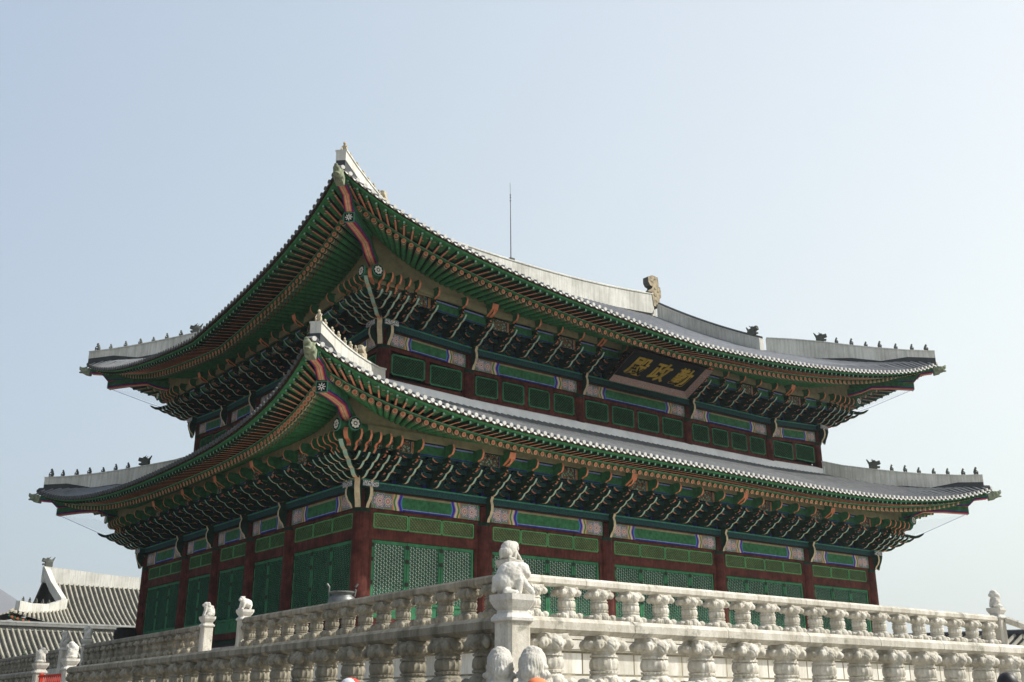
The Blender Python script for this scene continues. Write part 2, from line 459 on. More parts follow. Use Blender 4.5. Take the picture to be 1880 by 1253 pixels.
# ------------------------------------------------------------------ ground and terraces
GZ, LZ, UZ, HZ = -8.15, -6.77, -5.47, -4.45     # courtyard, lower terrace, upper terrace, hall platform
g = MB(); g.quad((-3000, -3000, GZ), (3000, -3000, GZ), (3000, 3000, GZ), (-3000, 3000, GZ), 'sand')
struct('ground', g.mesh('ground'))
def left_x(y, x0, y0, k): return x0+(y-y0)*k
UCX, UCY, UK = -6.55, -17.2, 0.045
LCX, LCY, LK = -11.1, -23.2, 0.055
def terrace(name, label, cx, cy, k, z0, z1):
    far = 52
    o = 0.22
    xa = cx-o; ya = cy-o; xb = cx-o+(far-ya)*k
    m = MB()
    m.prism([(xa, ya), (41, ya), (41, far), (xb, far)], z0, z1-0.16, 'xy', 'paving', 'masonry')
    xa -= 0.12; ya -= 0.12; xb -= 0.12
    m.prism([(xa, ya), (41.1, ya), (41.1, far+0.1), (xb, far+0.1)], z1-0.16+0.002, z1, 'xy', 'paving', 'granite')
    t = thing(name, label, 'terrace', (cx, cy, z0))
    put('retaining_wall', m.mesh('retaining_wall'), t)
    return t
terrace('stone_terrace', 'lower tier of the white granite terrace, its block wall below the nearest balustrade', LCX, LCY, LK, GZ, LZ)
terrace('stone_terrace', 'upper tier of the white granite terrace, block wall seen between the nearest balusters', UCX, UCY, UK, LZ+0.003, UZ)

# ------------------------------------------------------------------ balustrades
def carved_baluster():
    top = [('b', (0, 0, .625), (.185, .150, .035)), ('e', (0, 0, .555), (.240, .185, .088)), ('e', (0, 0, .49), (.19, .165, .05)), ('e', (0, .160, .545), (.085, .045, .085)), ('e', (0, -.160, .545), (.085, .045, .085))]
    bot = [('b', (0, 0, .045), (.225, .175, .042)), ('e', (0, 0, .10), (.245, .195, .09)), ('e', (0, 0, .17), (.19, .165, .05)), ('e', (0, .17, .10), (.09, .045, .085)), ('e', (0, -.17, .10), (.09, .045, .085))]
    for sx in (-1, 1):
        top.append(('e', (.235*sx, 0, .545), (.055, .075, .058), (0, .4*sx, 0))); bot.append(('e', (.245*sx, 0, .085), (.06, .085, .06), (0, -.3*sx, 0)))
        for sy in (-1, 1):
            top.append(('e', (.185*sx, .125*sy, .545), (.075, .055, .068), (0, .3*sx, .5*sx*sy))); bot.append(('e', (.20*sx, .135*sy, .085), (.08, .06, .07), (0, -.25*sx, .5*sx*sy)))
    me = blob('baluster', top+bot, 'granite', .010, smooth_it=2)
    bm = bmesh.new(); bm.from_mesh(me)
    for v in bm.verts:
        x, y, z = v.co; a = math.atan2(y*1.6, x)
        g = max(0.0, math.cos(20*a))**3
        k = 1-.045*g*(1 if (z < .16 or .48 < z < .60) else .2)
        if z > .37 and abs(y) > .09 and abs(abs(x)-(z-.50)*1.2) < .011: k -= .05
        v.co.x *= k; v.co.y *= k; v.co.z = max(0.0, min(.655, v.co.z))
    bm.to_mesh(me); bm.free()
    m = MB(); S = 44; vs = []; fs = []
    lv = [(.17, .160, 0, 8), (.212, .150, 0, 8), (.216, .168, .03, 22), (.242, .172, .03, 22), (.248, .146, 0, 8), (.255, .154, .04, 14), (.285, .166, .06, 14), (.325, .172, .06, 14), (.365, .166, .06, 14), (.395, .154, .04, 14), (.402, .146, 0, 8), (.407, .172, .03, 22), (.433, .168, .03, 22), (.438, .150, 0, 8), (.50, .165, 0, 8)]
    for z, r, amp, n in lv:
        for k in range(S): a = 2*PI*k/S; f = r*(1+amp*math.cos(n*a)); vs.append((f*math.cos(a), f*.93*math.sin(a), z))
    for i in range(len(lv)-1):
        for k in range(S): k2 = (k+1) % S; fs.append((i*S+k, i*S+k2, (i+1)*S+k2, (i+1)*S+k))
    m.add(vs, fs, 'granite'); nk = m.mesh('neck', 50)
    bm = bmesh.new(); bm.from_mesh(me); bm.from_mesh(nk)
    for v in bm.verts: v.co.z *= .62/.655
    bm.to_mesh(me); bm.free(); me.shade_smooth()
    return me
RH, BH = 0.185, 0.62
BAL = carved_baluster()
from mathutils import noise as MN
def variants(me):
    out = []
    for k in range(3):
        c = me.copy(); off = Vector((7.3*k+1, 2.1*k, 5*k))
        ns = [v.normal.copy() for v in me.vertices]; out_ = []
        for v, n in zip(me.vertices, ns):
            q = v.co*9+off; d = MN.noise(q)*.013+MN.noise(v.co*30+off)*.006
            out_ += list(v.co+n*d)
        c.vertices.foreach_set('co', out_)
        c.update(); out.append(c)
    return out
BALM = BAL.copy(); BALM.materials.clear(); BALM.materials.append(MATS['granite_moss_shade'])
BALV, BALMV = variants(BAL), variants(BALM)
def rail_section(w, h):
    a, b = w/2, h
    return [(-a*.55, 0), (a*.55, 0), (a, b*.28), (a, b*.74), (a*.6, b), (-a*.6, b), (-a, b*.74), (-a, b*.28)]
def rail_piece(p, q, mat='granite'):
    d = Vector(q)-Vector(p); L = d.length
    m = MB(); m.prism(rail_section(0.25, RH), 0, L-0.012, 'yz', mat, mat)
    return m.mesh('handrail'), frame(p, d)
def run(label, P, Q, ztop, group, spacing=0.855, start=0.52, end=0.52, joints=2, moss_shade=False):
    """balustrade from post P to post Q (xy); ztop = top of handrail"""
    P, Q = Vector((*P, 0)), Vector((*Q, 0)); d = (Q-P); L = d.length; d.normalize()
    ang = math.atan2(d.y, d.x)
    t = thing('balustrade', label, 'balustrade', (P.x, P.y, ztop-RH-BH-0.33), ang, group)
    n = max(2, int(round((L-start-end)/spacing))+1); sp = (L-start-end)/(n-1)
    a = 0.0; i = 0
    cuts = [0.15]+[start+sp*(k+0.5) for k in range(joints-1, n-1, joints)]+[L-0.15]
    for c0, c1 in zip(cuts[:-1], cuts[1:]):
        me, M = rail_piece((P.x+d.x*c0, P.y+d.y*c0, ztop-RH), (P.x+d.x*c1, P.y+d.y*c1, ztop-RH), 'granite_moss_shade' if moss_shade else 'granite')
        put('handrail', me, t, M)
    m = MB(); m.box(0.15, L-0.15, -0.17, 0.17, 0, 0.328, 'granite')
    put('base_rail', m.mesh('base_rail'), t, T(P.x, P.y, ztop-RH-BH-0.33) @ RZ(ang))
    for k in range(n):
        s = start+sp*k
        jz = random.uniform(-0.008, 0.008)
        put('baluster', random.choice(BALMV if moss_shade else BALV), t, T(P.x+d.x*s, P.y+d.y*s, ztop-RH-BH) @ RZ(ang+random.choice((0, PI))+random.uniform(-.03, .03)) @ Matrix.Diagonal((random.uniform(.96, 1.03), 1, 1.0, 1)))
    return t
ULZ, LLZ = -4.305, -5.645
UC = (UCX, UCY); LC = (LCX, LCY)
def UL(y): return (left_x(y, UCX, UCY, UK), y)
def LL(y): return (left_x(y, LCX, LCY, LK), y)
G1 = 'stone balustrades round the two terraces'
run('upper terrace balustrade before the green doors, right of the corner post', UC, (10.35, UCY), ULZ, G1)
run('foreground balustrade with large sunlit balusters, right of the nearest corner post', LC, (2.45, LCY), LLZ, G1)
run('upper terrace balustrade climbing from the stair gap to the corner, left of the corner post', UL(-4.25), UC, ULZ, G1, moss_shade=True)
run('shaded upper terrace balustrade further left, between the two stair gaps', UL(12.6), UL(-1.35), ULZ, G1, moss_shade=True)
run('upper terrace balustrade at the far left edge, beyond the second stair gap', UL(33), UL(16.2), ULZ, G1, moss_shade=True)
run('foreground balustrade with large shaded balusters, left of the nearest corner post', LL(-2.55), LC, LLZ, G1, moss_shade=True)
run('lower terrace balustrade at the bottom left corner, beyond the red barrier', LL(14), LL(1.45), LLZ, G1, moss_shade=True)

def post_mesh(h, w):
    """square chamfered shaft with incised lines, flared capital; z=0 at floor, top of capital at h"""
    a = w/2; c = a*0.78; m = MB()
    oct_ = [(a, c), (c, a), (-c, a), (-a, c), (-a, -c), (-c, -a), (c, -a), (a, -c)]
    ch = 0.30
    m.prism(oct_, 0, h-ch, 'xy', 'granite', 'granite')
    for s in (-1, 1):
        for o in (-0.022, 0.0, 0.022):
            pass
    def ring(k0, z0, k1, z1):
        vs = [(x*k0, y*k0, z0) for x, y in oct_]+[(x*k1, y*k1, z1) for x, y in oct_]
        fs = [(i, (i+1) % 8, (i+1) % 8+8, i+8) for i in range(8)]+[tuple(range(7, -1, -1)), tuple(range(8, 16))]
        m.add(vs, fs, 'granite_white')
    z = h-ch
    ring(1.02, z, 1.22, z+0.015); ring(1.22, z+0.015, 1.24, z+0.045); ring(1.24, z+0.045, 1.0, z+0.095)
    ring(0.90, z+0.095, 0.88, z+0.13); ring(0.88, z+0.13, 1.05, z+0.16); ring(1.05, z+0.16, 1.30, z+0.235); ring(1.30, z+0.235, 1.32, z+0.30)
    return m.mesh('shaft', 30)
def chisel(me, amp=.006, freq=28, hair=0.0):
    ns = [v.normal.copy() for v in me.vertices]
    for v, n in zip(me.vertices, ns):
        d = MN.noise(v.co*freq)*amp+MN.noise(v.co*freq*2.6)*amp*.5
        if hair: d += hair*math.sin(math.atan2(v.co.y, v.co.x+.02)*34+math.sin(v.co.z*40)*1.2)*(1 if v.co.z > .30 else .35)
        v.co += n*d
    me.update(); return me
def beast_seated():
    return blob('beast_statue', [('e', (-.08, 0, .11), (.13, .12, .11)), ('e', (-.02, 0, .20), (.11, .10, .14), (0, .35, 0)), ('e', (.05, 0, .26), (.085, .085, .10)),
        ('e', (.07, 0, .36), (.085, .08, .075)), ('e', (.145, 0, .335), (.045, .052, .04)), ('e', (.03, .06, .40), (.03, .018, .03)), ('e', (.03, -.06, .40), (.03, .018, .03)),
        ('c', (.07, .06, .22), (.12, .07, .02), .04, .032), ('c', (.07, -.06, .22), (.12, -.07, .02), .04, .032),
        ('e', (-.02, .11, .06), (.085, .04, .06)), ('e', (-.02, -.11, .06), (.085, .04, .06)), ('c', (.02, .12, .02), (.08, .12, .02), .025, .025), ('c', (.02, -.12, .02), (.08, -.12, .02), .025, .025),
        ('c', (-.18, 0, .05), (-.17, 0, .22), .025, .035), ('e', (-.12, 0, .27), (.05, .05, .07)), ('e', (0, 0, .385), (.06, .085, .05)), ('e', (-.02, 0, .31), (.07, .1, .07))], 'granite_white', .012, smooth_it=3)
def beast_arched():
    return blob('beast_statue', [('e', (-.02, 0, .20), (.15, .105, .11)), ('e', (-.11, 0, .17), (.10, .11, .12)), ('e', (.08, 0, .22), (.10, .095, .11)),
        ('e', (.14, 0, .29), (.075, .075, .075)), ('e', (.205, 0, .26), (.045, .05, .042)), ('e', (.11, .055, .34), (.025, .02, .028)), ('e', (.11, -.055, .34), (.025, .02, .028)),
        ('c', (.10, .065, .17), (.15, .065, .02), .045, .032), ('c', (.10, -.065, .17), (.15, -.065, .02), .045, .032),
        ('c', (-.12, .075, .13), (-.10, .08, .02), .055, .035), ('c', (-.12, -.075, .13), (-.10, -.08, .02), .055, .035),
        ('c', (-.20, 0, .08), (-.20, 0, .20), .025, .03), ('c', (.15, .065, .02), (.19, .065, .018), .03, .025), ('c', (.15, -.065, .02), (.19, -.065, .018), .03, .025)], 'granite_white', .012, smooth_it=3)
def beast_hunched():
    return blob('beast_statue', [('e', (-.02, 0, .22), (.17, .13, .15), (0, -.35, 0)), ('e', (-.09, 0, .14), (.13, .13, .13)), ('e', (.10, 0, .28), (.095, .10, .09)), ('e', (.165, 0, .235), (.05, .065, .05)),
        ('c', (.06, .07, .16), (.05, .085, .02), .052, .036), ('c', (.06, -.07, .16), (.05, -.085, .02), .052, .036), ('c', (.10, .06, .16), (.21, .075, .025), .045, .03), ('c', (.10, -.06, .16), (.21, -.075, .025), .045, .03),
        ('c', (-.10, .11, .03), (0, .12, .02), .04, .03), ('c', (-.10, -.11, .03), (0, -.12, .02), .04, .03), ('c', (-.21, 0, .05), (-.20, 0, .18), .03, .035), ('e', (.08, .085, .31), (.035, .02, .035)), ('e', (.08, -.085, .31), (.035, .02, .035))], 'granite_white', .010, smooth_it=3)
def beast_curled():
    return blob('beast_statue', [('e', (0, 0, .16), (.12, .12, .16)), ('e', (-.05, 0, .28), (.10, .11, .12)), ('e', (.02, 0, .37), (.09, .085, .08)), ('e', (.10, 0, .32), (.06, .065, .06)),
        ('e', (.03, .07, .40), (.03, .02, .03)), ('e', (.03, -.07, .40), (.03, .02, .03)), ('c', (.04, .09, .18), (.10, .06, .05), .04, .035), ('c', (.04, -.09, .18), (.10, -.06, .05), .04, .035),
        ('e', (-.03, 0, .05), (.14, .14, .06)), ('c', (-.12, 0, .05), (-.14, 0, .30), .03, .04)], 'granite_white', .012, smooth_it=3)
BS, BA, BC, BHU = [chisel(f_()) for f_ in (beast_seated, beast_arched, beast_curled, beast_hunched)]
def post(label, xy, ztop_rail, floor, statue, yaw, captop=0.22, w=0.31, sc=1.0):
    z = floor; h = ztop_rail+captop-floor
    t = thing('stone_post', label, 'post', (xy[0], xy[1], z), 0, 'carved stone posts of the balustrades')
    put('shaft', post_mesh(h, w), t, T(xy[0], xy[1], z))
    if statue: put('beast_statue', statue, t, T(xy[0], xy[1], z+h-0.004) @ RZ(yaw) @ Matrix.Scale(sc, 4))
    return t
post('corner post of the upper terrace with a small crouching lion, behind the nearest post', (UCX, UCY), ULZ, UZ, BHU, R(5), sc=1.0)
post('nearest corner post of the lower terrace topped by a large crouching stone lion', (LCX, LCY), LLZ, LZ, BHU, R(-22), w=0.31, sc=1.02)
post('stone post at the right frame edge topped by a pale round-backed beast', (10.4, UCY), ULZ, UZ, BC, R(160), sc=1.1)
post('stone post topped by a standing beast, at the left end of the long upper balustrade', UL(-4.3), ULZ, UZ, BA, R(200), sc=1.0)
post('stone post topped by a seated beast turned left, alone left of the stair gap', UL(-1.3), ULZ, UZ, BS, R(170), sc=1.0)
post('shaded stone post before the tiled roofs, right of the pair at the second stair', UL(12.6), ULZ, UZ, BC, R(180), sc=1.15)
post('shaded stone post before the tiled roofs, left of the pair at the second stair', UL(16.3), ULZ, UZ, BS, R(180), sc=1.15)
post('stone post with a hunched smooth beast, just right of the red barrier', LL(-2.4), LLZ, LZ, BC, R(170), sc=1.0)
post('stone post with a curly headed beast left of the red barrier, at the bottom left', LL(1.3), LLZ, LZ, BC, R(-10), sc=1.0)

# sloping stair rail right of the last upper post
t = thing('stair_balustrade', 'sloping stone stair rail leaving the frame beside the post with the round-backed beast', 'balustrade', (10.4, UCY-0.2, UZ), 0)
a, b = (10.55, UCY-0.12, ULZ-RH), (11.6, UCY-2.6, ULZ-RH-1.15)
me, M = rail_piece(a, b); put('handrail', me, t, M)
for k in range(2):
    f = 0.25+0.4*k
    put('baluster', BAL, t, T(a[0]+(b[0]-a[0])*f, a[1]+(b[1]-a[1])*f, a[2]+(b[2]-a[2])*f-BH) @ RZ(R(-67)))
m = MB(); m.prism([(0, 0), (0, 1.12), (-2.5, 0.02), (-2.5, 0)], 0, 0.35, 'yz', 'granite', 'granite')
put('string_wall', m.mesh('string_wall'), t, T(10.5, UCY-0.24, UZ-1.2) @ RZ(R(23)))

# guardian beasts in front of the nearest corner
def guardian():
    return blob('guardian_statue', [('e', (0, 0, .34), (.20, .17, .30)), ('e', (.02, 0, .63), (.165, .15, .15)), ('e', (-.02, 0, .70), (.135, .13, .12)), ('e', (.13, 0, .56), (.09, .10, .08)), ('e', (-.12, 0, .25), (.18, .2, .22)),
        ('c', (.14, .10, .42), (.22, .11, .05), .065, .05), ('c', (.14, -.10, .42), (.22, -.11, .05), .065, .05), 
        ('e', (.02, .19, .12), (.16, .08, .12)), ('e', (.02, -.19, .12), (.16, .08, .12)), ('e', (-.05, 0, .68), (.13, .15, .11)), ('e', (-.10, 0, .52), (.12, .16, .18)),
        ('e', (.12, .06, .64), (.035, .03, .03)), ('e', (.12, -.06, .64), (.035, .03, .03)), ('b', (0, 0, -.03), (.28, .25, .05))]
        + [('e', (-.04+(.17-.03*j)*math.cos(a), (.165-.03*j)*math.sin(a), .54+.075*j), (.034, .034, .034)) for j in range(4) for a in [k*PI/6+j*.26 for k in range(2, 11)]], 'granite_white', .014, smooth_it=2)
GU = chisel(guardian(), .008, 22, .005)
m = MB(); m.box(-.45, .62, -.42, .42, -.35, 0, 'granite_white')
gb = thing('corner_ledge', 'projecting stone ledge under the pair of guardian beasts at the nearest corner', 'ledge', (-12.05, -24.35, -6.84), R(225))
put('slab', m.mesh('slab'), gb, T(-12.05, -24.35, -6.84) @ RZ(R(225)))
for lab, x, y, a in (('white stone guardian beast seated left of its mate below the nearest corner post', -12.02, -24.20, 235), ('white stone guardian beast seated right of its mate below the nearest corner post', -11.86, -24.50, 215)):
    t = thing('guardian_statue', lab, 'statue', (x, y, -6.84), R(a), 'pair of guardian beasts', GU); t.scale = (.86, .86, .97)
# metal pole right of the post
m = MB(); m.lathe([(.035, 0), (.035, .98), (.028, .99)], 12, 'steel'); m.lathe([(.09, 0), (.09, .02)], 12, 'steel')
thing('metal_pole', 'thin dark metal pole standing just right of the nearest corner post', 'pole', (-9.95, -22.45, LZ), 0, None, m.mesh('metal_pole'))
# red barrier in the left stair gap
bx, by = LL(-0.5)
t = thing('red_barrier', 'red painted railing closing the stair gap between two carved posts, bottom left', 'barrier', (bx, by, LZ))
for yy in (-1.55, 1.45):
    m = MB(); m.box(-.05, .05, -.05, .05, 0, 1.05, 'fence_red'); put('upright', m.mesh('upright'), t, T(*LL(-0.5+yy), LZ))
m = MB()
for zz in (.2, .93): m.box(-.025, .025, -1.5, 1.4, zz, zz+.06, 'fence_red')
for k in range(14): m.box(-.014, .014, -1.42+.2*k, -1.42+.2*k+.03, .26, .93, 'fence_red')
put('railing', m.mesh('railing'), t, T(bx, by, LZ))

# ================================================================== the hall
FX, LY = 30.14, 21.58
SIDES = [('front', T(0, 0, 0), FX), ('right', T(FX, 0, 0) @ RZ(PI/2), LY), ('back', T(FX, LY, 0) @ RZ(PI), FX), ('left', T(0, LY, 0) @ RZ(-PI/2), LY)]
# side-local frame: x = u along the wall, y = inward, z up;  outward distance o = -y, measured from the lower column line
EAVE = {'lower': dict(dc=4.76, zc=4.045, dm=3.52, zm=2.686, n=2.795, m=3.391, R=17.28, k=.251, ins=1.10, drop=.35, dk=.30, wall=0.0, zl=0.0, pz=2.62, po=1.5, K=2.0),
        'upper': dict(dc=3.44, zc=10.986, dm=2.864, zm=8.434, n=3.471, m=1.587, R=18.93, k=.275, ins=1.30, drop=.20, dk=.30, wall=1.47, zl=6.54, pz=8.80, po=0.03, K=3.5)}
def wz(E, L, t):
    uu = (L/2+E['dc'])*(1-abs(t)); w = max(0, 1-uu/E['R'])
    zz = (1-E['k'])*w**E['m']+E['k']*w**8
    return w**E['n'], zz
def line(E, L, t, inset=0, dz=0, dk=0):
    wd, w = wz(E, L, t)
    return Vector((L/2+t*(L/2+E['dc']-inset), -(E['dm']+(E['dc']-E['dm'])*wd-inset), E['zm']+(E['zc']-E['zm'])*w+dz+dk*w))
HALL = thing('palace_hall', 'great two-storey wooden palace hall with sweeping tiled roofs and green, red and orange painted eaves', 'palace', (FX/2, LY/2, HZ))
def hp(name, mb, smooth=False, M=None, parent=None, me=None):
    return put(name, me or (mb.mesh(name, smooth) if mb else None), parent or HALL, M)

# hall platform
m = MB(); m.box(-1.25, FX+1.25, -1.25, LY+1.25, UZ+.003, HZ, 'granite')
hp('platform', m)

BL_F = [0, 5.283, 11.617, 18.523, 24.857, FX]; BL_L = [0, 5.40, 8.994, 12.587, 16.181, LY]
IN = 1.47
BU_F = [IN, 5.536, 11.617, 18.523, 24.604, FX-IN]; BU_L = [IN, 5.65, 8.994, 12.587, 15.93, LY-IN]
def lift(st, u, L):
    if st == 'lower': return 0
    e = min(u-IN, L-IN-u)
    return 0.25*max(0, 1-e/4.1)

# columns
def column(h, r, red='red_wood'):
    m = MB(); m.lathe([(r*1.5, 0), (r*1.5, .12), (r*1.3, .2)], 24, 'granite_grey')
    m.lathe([(r*1.03, .2), (r*1.04, h*.4), (r, h-.16)], 24, red)
    m.lathe([(r*1.015, h-.16), (r*1.015, h-.02)], 24, 'green_dark'); m.box(-r*.8, r*.8, -r*.8, r*.8, h-.02, h+.56, red)
    return m.mesh('column', 40)
cl = column(-HZ, .30); cu = column(2.3, .26)
def ring(bf, bl, o):
    pts = []
    for x in bf: pts += [(x, bl[0]), (x, bl[-1])]
    for y in bl[1:-1]: pts += [(bf[0], y), (bf[-1], y)]
    return pts
for x, y in ring(BL_F, BL_L, 0): hp('column', None, M=T(x, y, HZ), me=cl)
for x, y in ring(BU_F, BU_L, 0):
    corner = x in (BU_F[0], BU_F[-1]) and y in (BU_L[0], BU_L[-1])
    hp('column', None, M=T(x, y, 6.54-2.3+(.25 if corner else 0)), me=cu)

# lattice of thin bars clipped to a rectangle
def lattice(m, x0, x1, z0, z1, y0, y1, sp, angs, w, mat):
    for A in angs:
        dx, dz = math.cos(A), math.sin(A); nx, nz = -dz, dx
        cs = [x*nx+z*nz for x in (x0, x1) for z in (z0, z1)]
        c = math.ceil(min(cs)/sp)*sp
        while c < max(cs):
            lo, hi = -1e9, 1e9
            px, pz = nx*c, nz*c
            for d, p, a, b in ((dx, px, x0, x1), (dz, pz, z0, z1)):
                if abs(d) < 1e-6:
                    if not a < p < b: lo, hi = 1, 0
                else:
                    t0, t1 = (a-p)/d, (b-p)/d
                    lo = max(lo, min(t0, t1)); hi = min(hi, max(t0, t1))
            if hi-lo > .03:
                A0 = (px+dx*lo, pz+dz*lo); B0 = (px+dx*hi, pz+dz*hi); h = w/2
                p = [(A0[0]-nx*h, A0[1]-nz*h), (B0[0]-nx*h, B0[1]-nz*h), (B0[0]+nx*h, B0[1]+nz*h), (A0[0]+nx*h, A0[1]+nz*h)]
                vs = [(q[0], y0, q[1]) for q in p]+[(q[0], y1, q[1]) for q in p]
                m.add(vs, [(0, 1, 2, 3), (0, 4, 5, 1), (3, 2, 6, 7), (1, 5, 6, 2), (0, 3, 7, 4)], mat)
            c += sp
CACHE = {}
def door(w, h):
    k = ('d', round(w, 3), h)
    if k not in CACHE:
        f = MB(); t = .095
        f.box(0, t, -.05, .05, 0, h, 'door_green'); f.box(w-t, w, -.05, .05, 0, h, 'door_green')
        f.box(t, w-t, -.048, .048, 0, .14, 'door_green'); f.box(t, w-t, -.048, .048, h-.12, h, 'door_green')
        f.box(t, w-t, -.048, .048, .48, .56, 'door_green')
        f.box(t, w-t, -.01, .01, .14, .48, 'door_green')
        l = MB(); lattice(l, t, w-t, .56, h-.12, -.035, -.004, .118, (R(90), R(30), R(-30)), .020, 'lattice_green')
        p = MB(); p.box(t, w-t, .002, .012, .56, h-.12, 'paper')
        n = MB()
        n.box(-.07, .07, -.075, -.052, -.07, .07, 'iron')
        CACHE[k] = (f.mesh('door'), l.mesh('lattice'), p.mesh('paper'), n.mesh('hinge'))
    return CACHE[k]
def panel(kind, w, h):
    k = (kind, round(w, 3), round(h, 3))
    if k not in CACHE:
        f = MB(); t = .05 if kind == 'transom' else .06; gm = 'transom_frame' if kind == 'transom' else 'door_green'
        c = .07 if kind == 'window' else .05
        # frame with clipped corners
        def octo(a, cc): return [(a+cc, a), (w-a-cc, a), (w-a, a+cc), (w-a, h-a-cc), (w-a-cc, h-a), (a+cc, h-a), (a, h-a-cc), (a, a+cc)]
        O, I = octo(0, c), octo(t, c*.7)
        for i in range(8):
            j = (i+1) % 8
            q = [O[i], O[j], I[j], I[i]]
            vs = [(x, -.045, z) for x, z in q]+[(x, .03, z) for x, z in q]
            f.add(vs, [(0, 1, 2, 3), (0, 4, 5, 1), (2, 6, 7, 3)], gm)
        l = MB()
        sp = .095 if kind == 'transom' else .092
        lattice(l, t*.8, w-t*.8, t*.8, h-t*.8, -.03, -.004, sp, (R(45), R(-45)), .019 if kind == 'transom' else .011, 'transom_green' if kind == 'transom' else 'green')
        b = MB(); b.box(.02, w-.02, .004, .014, .02, h-.02, 'tan_back' if kind == 'transom' else 'inner_dark')
        CACHE[k] = (f.mesh(kind), l.mesh('lattice'), b.mesh('backing'))
    return CACHE[k]

def slab(m, S, L, st, u0, u1, y0, y1, z0, z1, mat):
    """box in side-local coordinates whose z follows the corner lift"""
    a, b = lift(st, u0, L), lift(st, u1, L)
    P = lambda u, y, z: S @ Vector((u, y, z))
    m.hexa([P(u0, y0, z0+a), P(u1, y0, z0+b), P(u1, y1, z0+b), P(u0, y1, z0+a), P(u0, y0, z1+a), P(u1, y0, z1+b), P(u1, y1, z1+b), P(u0, y1, z1+a)], mat)
def painted_beam(S, L, st, u0, u1, y, z0, z1):
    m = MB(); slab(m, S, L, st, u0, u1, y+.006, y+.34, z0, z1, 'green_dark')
    P = lambda u, z, yy=y: S @ Vector((u, yy, z+lift(st, u, L)))
    ln = min(1.32, (u1-u0)*.29) if u1-u0 > 4 else (u1-u0)*.27
    h = z1-z0
    a, b = u0+ln, u1-ln
    m.quad(P(u0, z0), P(a, z0), P(a, z1), P(u0, z1), 'motif', ((0, 0), (1, 0), (1, 1), (0, 1)))
    m.quad(P(b, z0), P(u1, z0), P(u1, z1), P(b, z1), 'motif', ((1, 0), (0, 0), (0, 1), (1, 1)))
    m.quad(P(a, z0), P(b, z0), P(b, z0+h*.10), P(a, z0+h*.10), 'blue')
    m.quad(P(a, z0+h*.10), P(b, z0+h*.10), P(b, z0+h*.145), P(a, z0+h*.145), 'blue_pale')
    m.quad(P(a, z0+h*.145), P(b, z0+h*.145), P(b, z0+h*.86), P(a, z0+h*.86), 'green')
    m.quad(P(a, z0+h*.86), P(b, z0+h*.86), P(b, z1), P(a, z1), 'beige')
    return m

# ---- bracket meshes (local: x along wall, y inward, z up, origin on top of the plate beam at the wall line)
def tongue(k, w=.08, s=1.0, tipmat='paleg'):
    o = .36*k; z = .215*k
    bot = [(.02, .05), (.42, .05), (.58, .0), (.74, -.02), (.88, .02), (1.0, .115), (1.08, .225)]
    top = [(.98, .20), (.86, .125), (.74, .11), (.60, .14), (.45, .20), (.02, .20)]
    poly = [(-(a+o)*s, b+z) for a, b in bot+top]
    n = len(poly); ed = ['green_dark', 'salmon', 'salmon', 'cream', tipmat, tipmat, tipmat]+['green_dark']*(n-7)
    m = MB(); m.prism(poly, -w/2, w/2, 'yz', 'green_dark', ed)
    return m
def head_mesh(w=.08, s=1.0):
    pts = [(1.18, .70), (1.42, .74), (1.55, .86), (1.52, .96), (1.62, 1.04), (1.78, 1.06), (1.86, 1.15), (1.90, 1.28), (1.84, 1.42), (1.2, 1.46)]
    poly = [(-a*s, b) for a, b in pts]
    ed = ['green_dark', 'salmon', 'salmon', 'orange', 'orange', 'salmon', 'salmon', 'salmon', 'green_dark', 'green_dark']
    m = MB(); m.prism(poly, -w/2, w/2, 'yz', 'green', ed); return m
def core_mesh():
    m = MB()
    m.add([(-.17, -.17, 0), (.17, -.17, 0), (.17, .17, 0), (-.17, .17, 0), (-.22, -.22, .15), (.22, -.22, .15), (.22, .22, .15), (-.22, .22, .15)],
          [(0, 1, 5, 4), (1, 2, 6, 5), (2, 3, 7, 6), (3, 0, 4, 7), (4, 5, 6, 7)], 'blue')
    # cloud-shaped stubs above each tongue
    for k in range(3):
        o = .36*k; z = .215*k
        pl = [(-.50-o, .22+z), (-.66-o, .215+z), (-.80-o, .27+z), (-.78-o, .33+z), (-.90-o, .36+z), (-.88-o, .42+z), (-.50-o, .42+z)]
        m.prism(pl, -.036, .036, 'yz', 'green_dark', ['green_dark', 'salmon', 'orange', 'green_dark', 'salmon', 'green_dark', 'green_dark'])
    for k in range(4):
        m.box(-.045, .045, -(.50+.36*k), .1, .13+.215*k, .33+.215*k, 'green_dark')
    for k in range(4):
        y = -.36*k-.12; z = .17+.215*k
        for yy in ((y,) if k == 0 else (y, y+.36)):
            hl = .50 if k % 2 == 0 else .46
            poly = [(-hl, .16), (-hl, .09), (-hl+.10, .02), (-hl+.2, 0), (hl-.2, 0), (hl-.10, .02), (hl, .09), (hl, .16)]
            m.prism([(a, b+z) for a, b in poly], yy-.045, yy+.045, 'xz', 'scroll_teal', ['paleg', 'salmon', 'salmon', 'green_dark', 'salmon', 'salmon', 'paleg', 'green_dark'])
            for xx in (-hl+.06, 0, hl-.06):
                m.box(xx-.065, xx+.065, yy-.075, yy+.075, z+.16, z+.235, ['teal_light', 'green', 'teal', 'blue', 'teal', 'blue'])
    return m
TG = [tongue(k).mesh('tongue') for k in range(3)]
HD = head_mesh().mesh('bracket_head'); CM = core_mesh().mesh('bracket_set')
TGD = [tongue(k, .15, 1.38).mesh('tongue') for k in range(3)]; HDD = head_mesh(.15, 1.30).mesh('bracket_head')
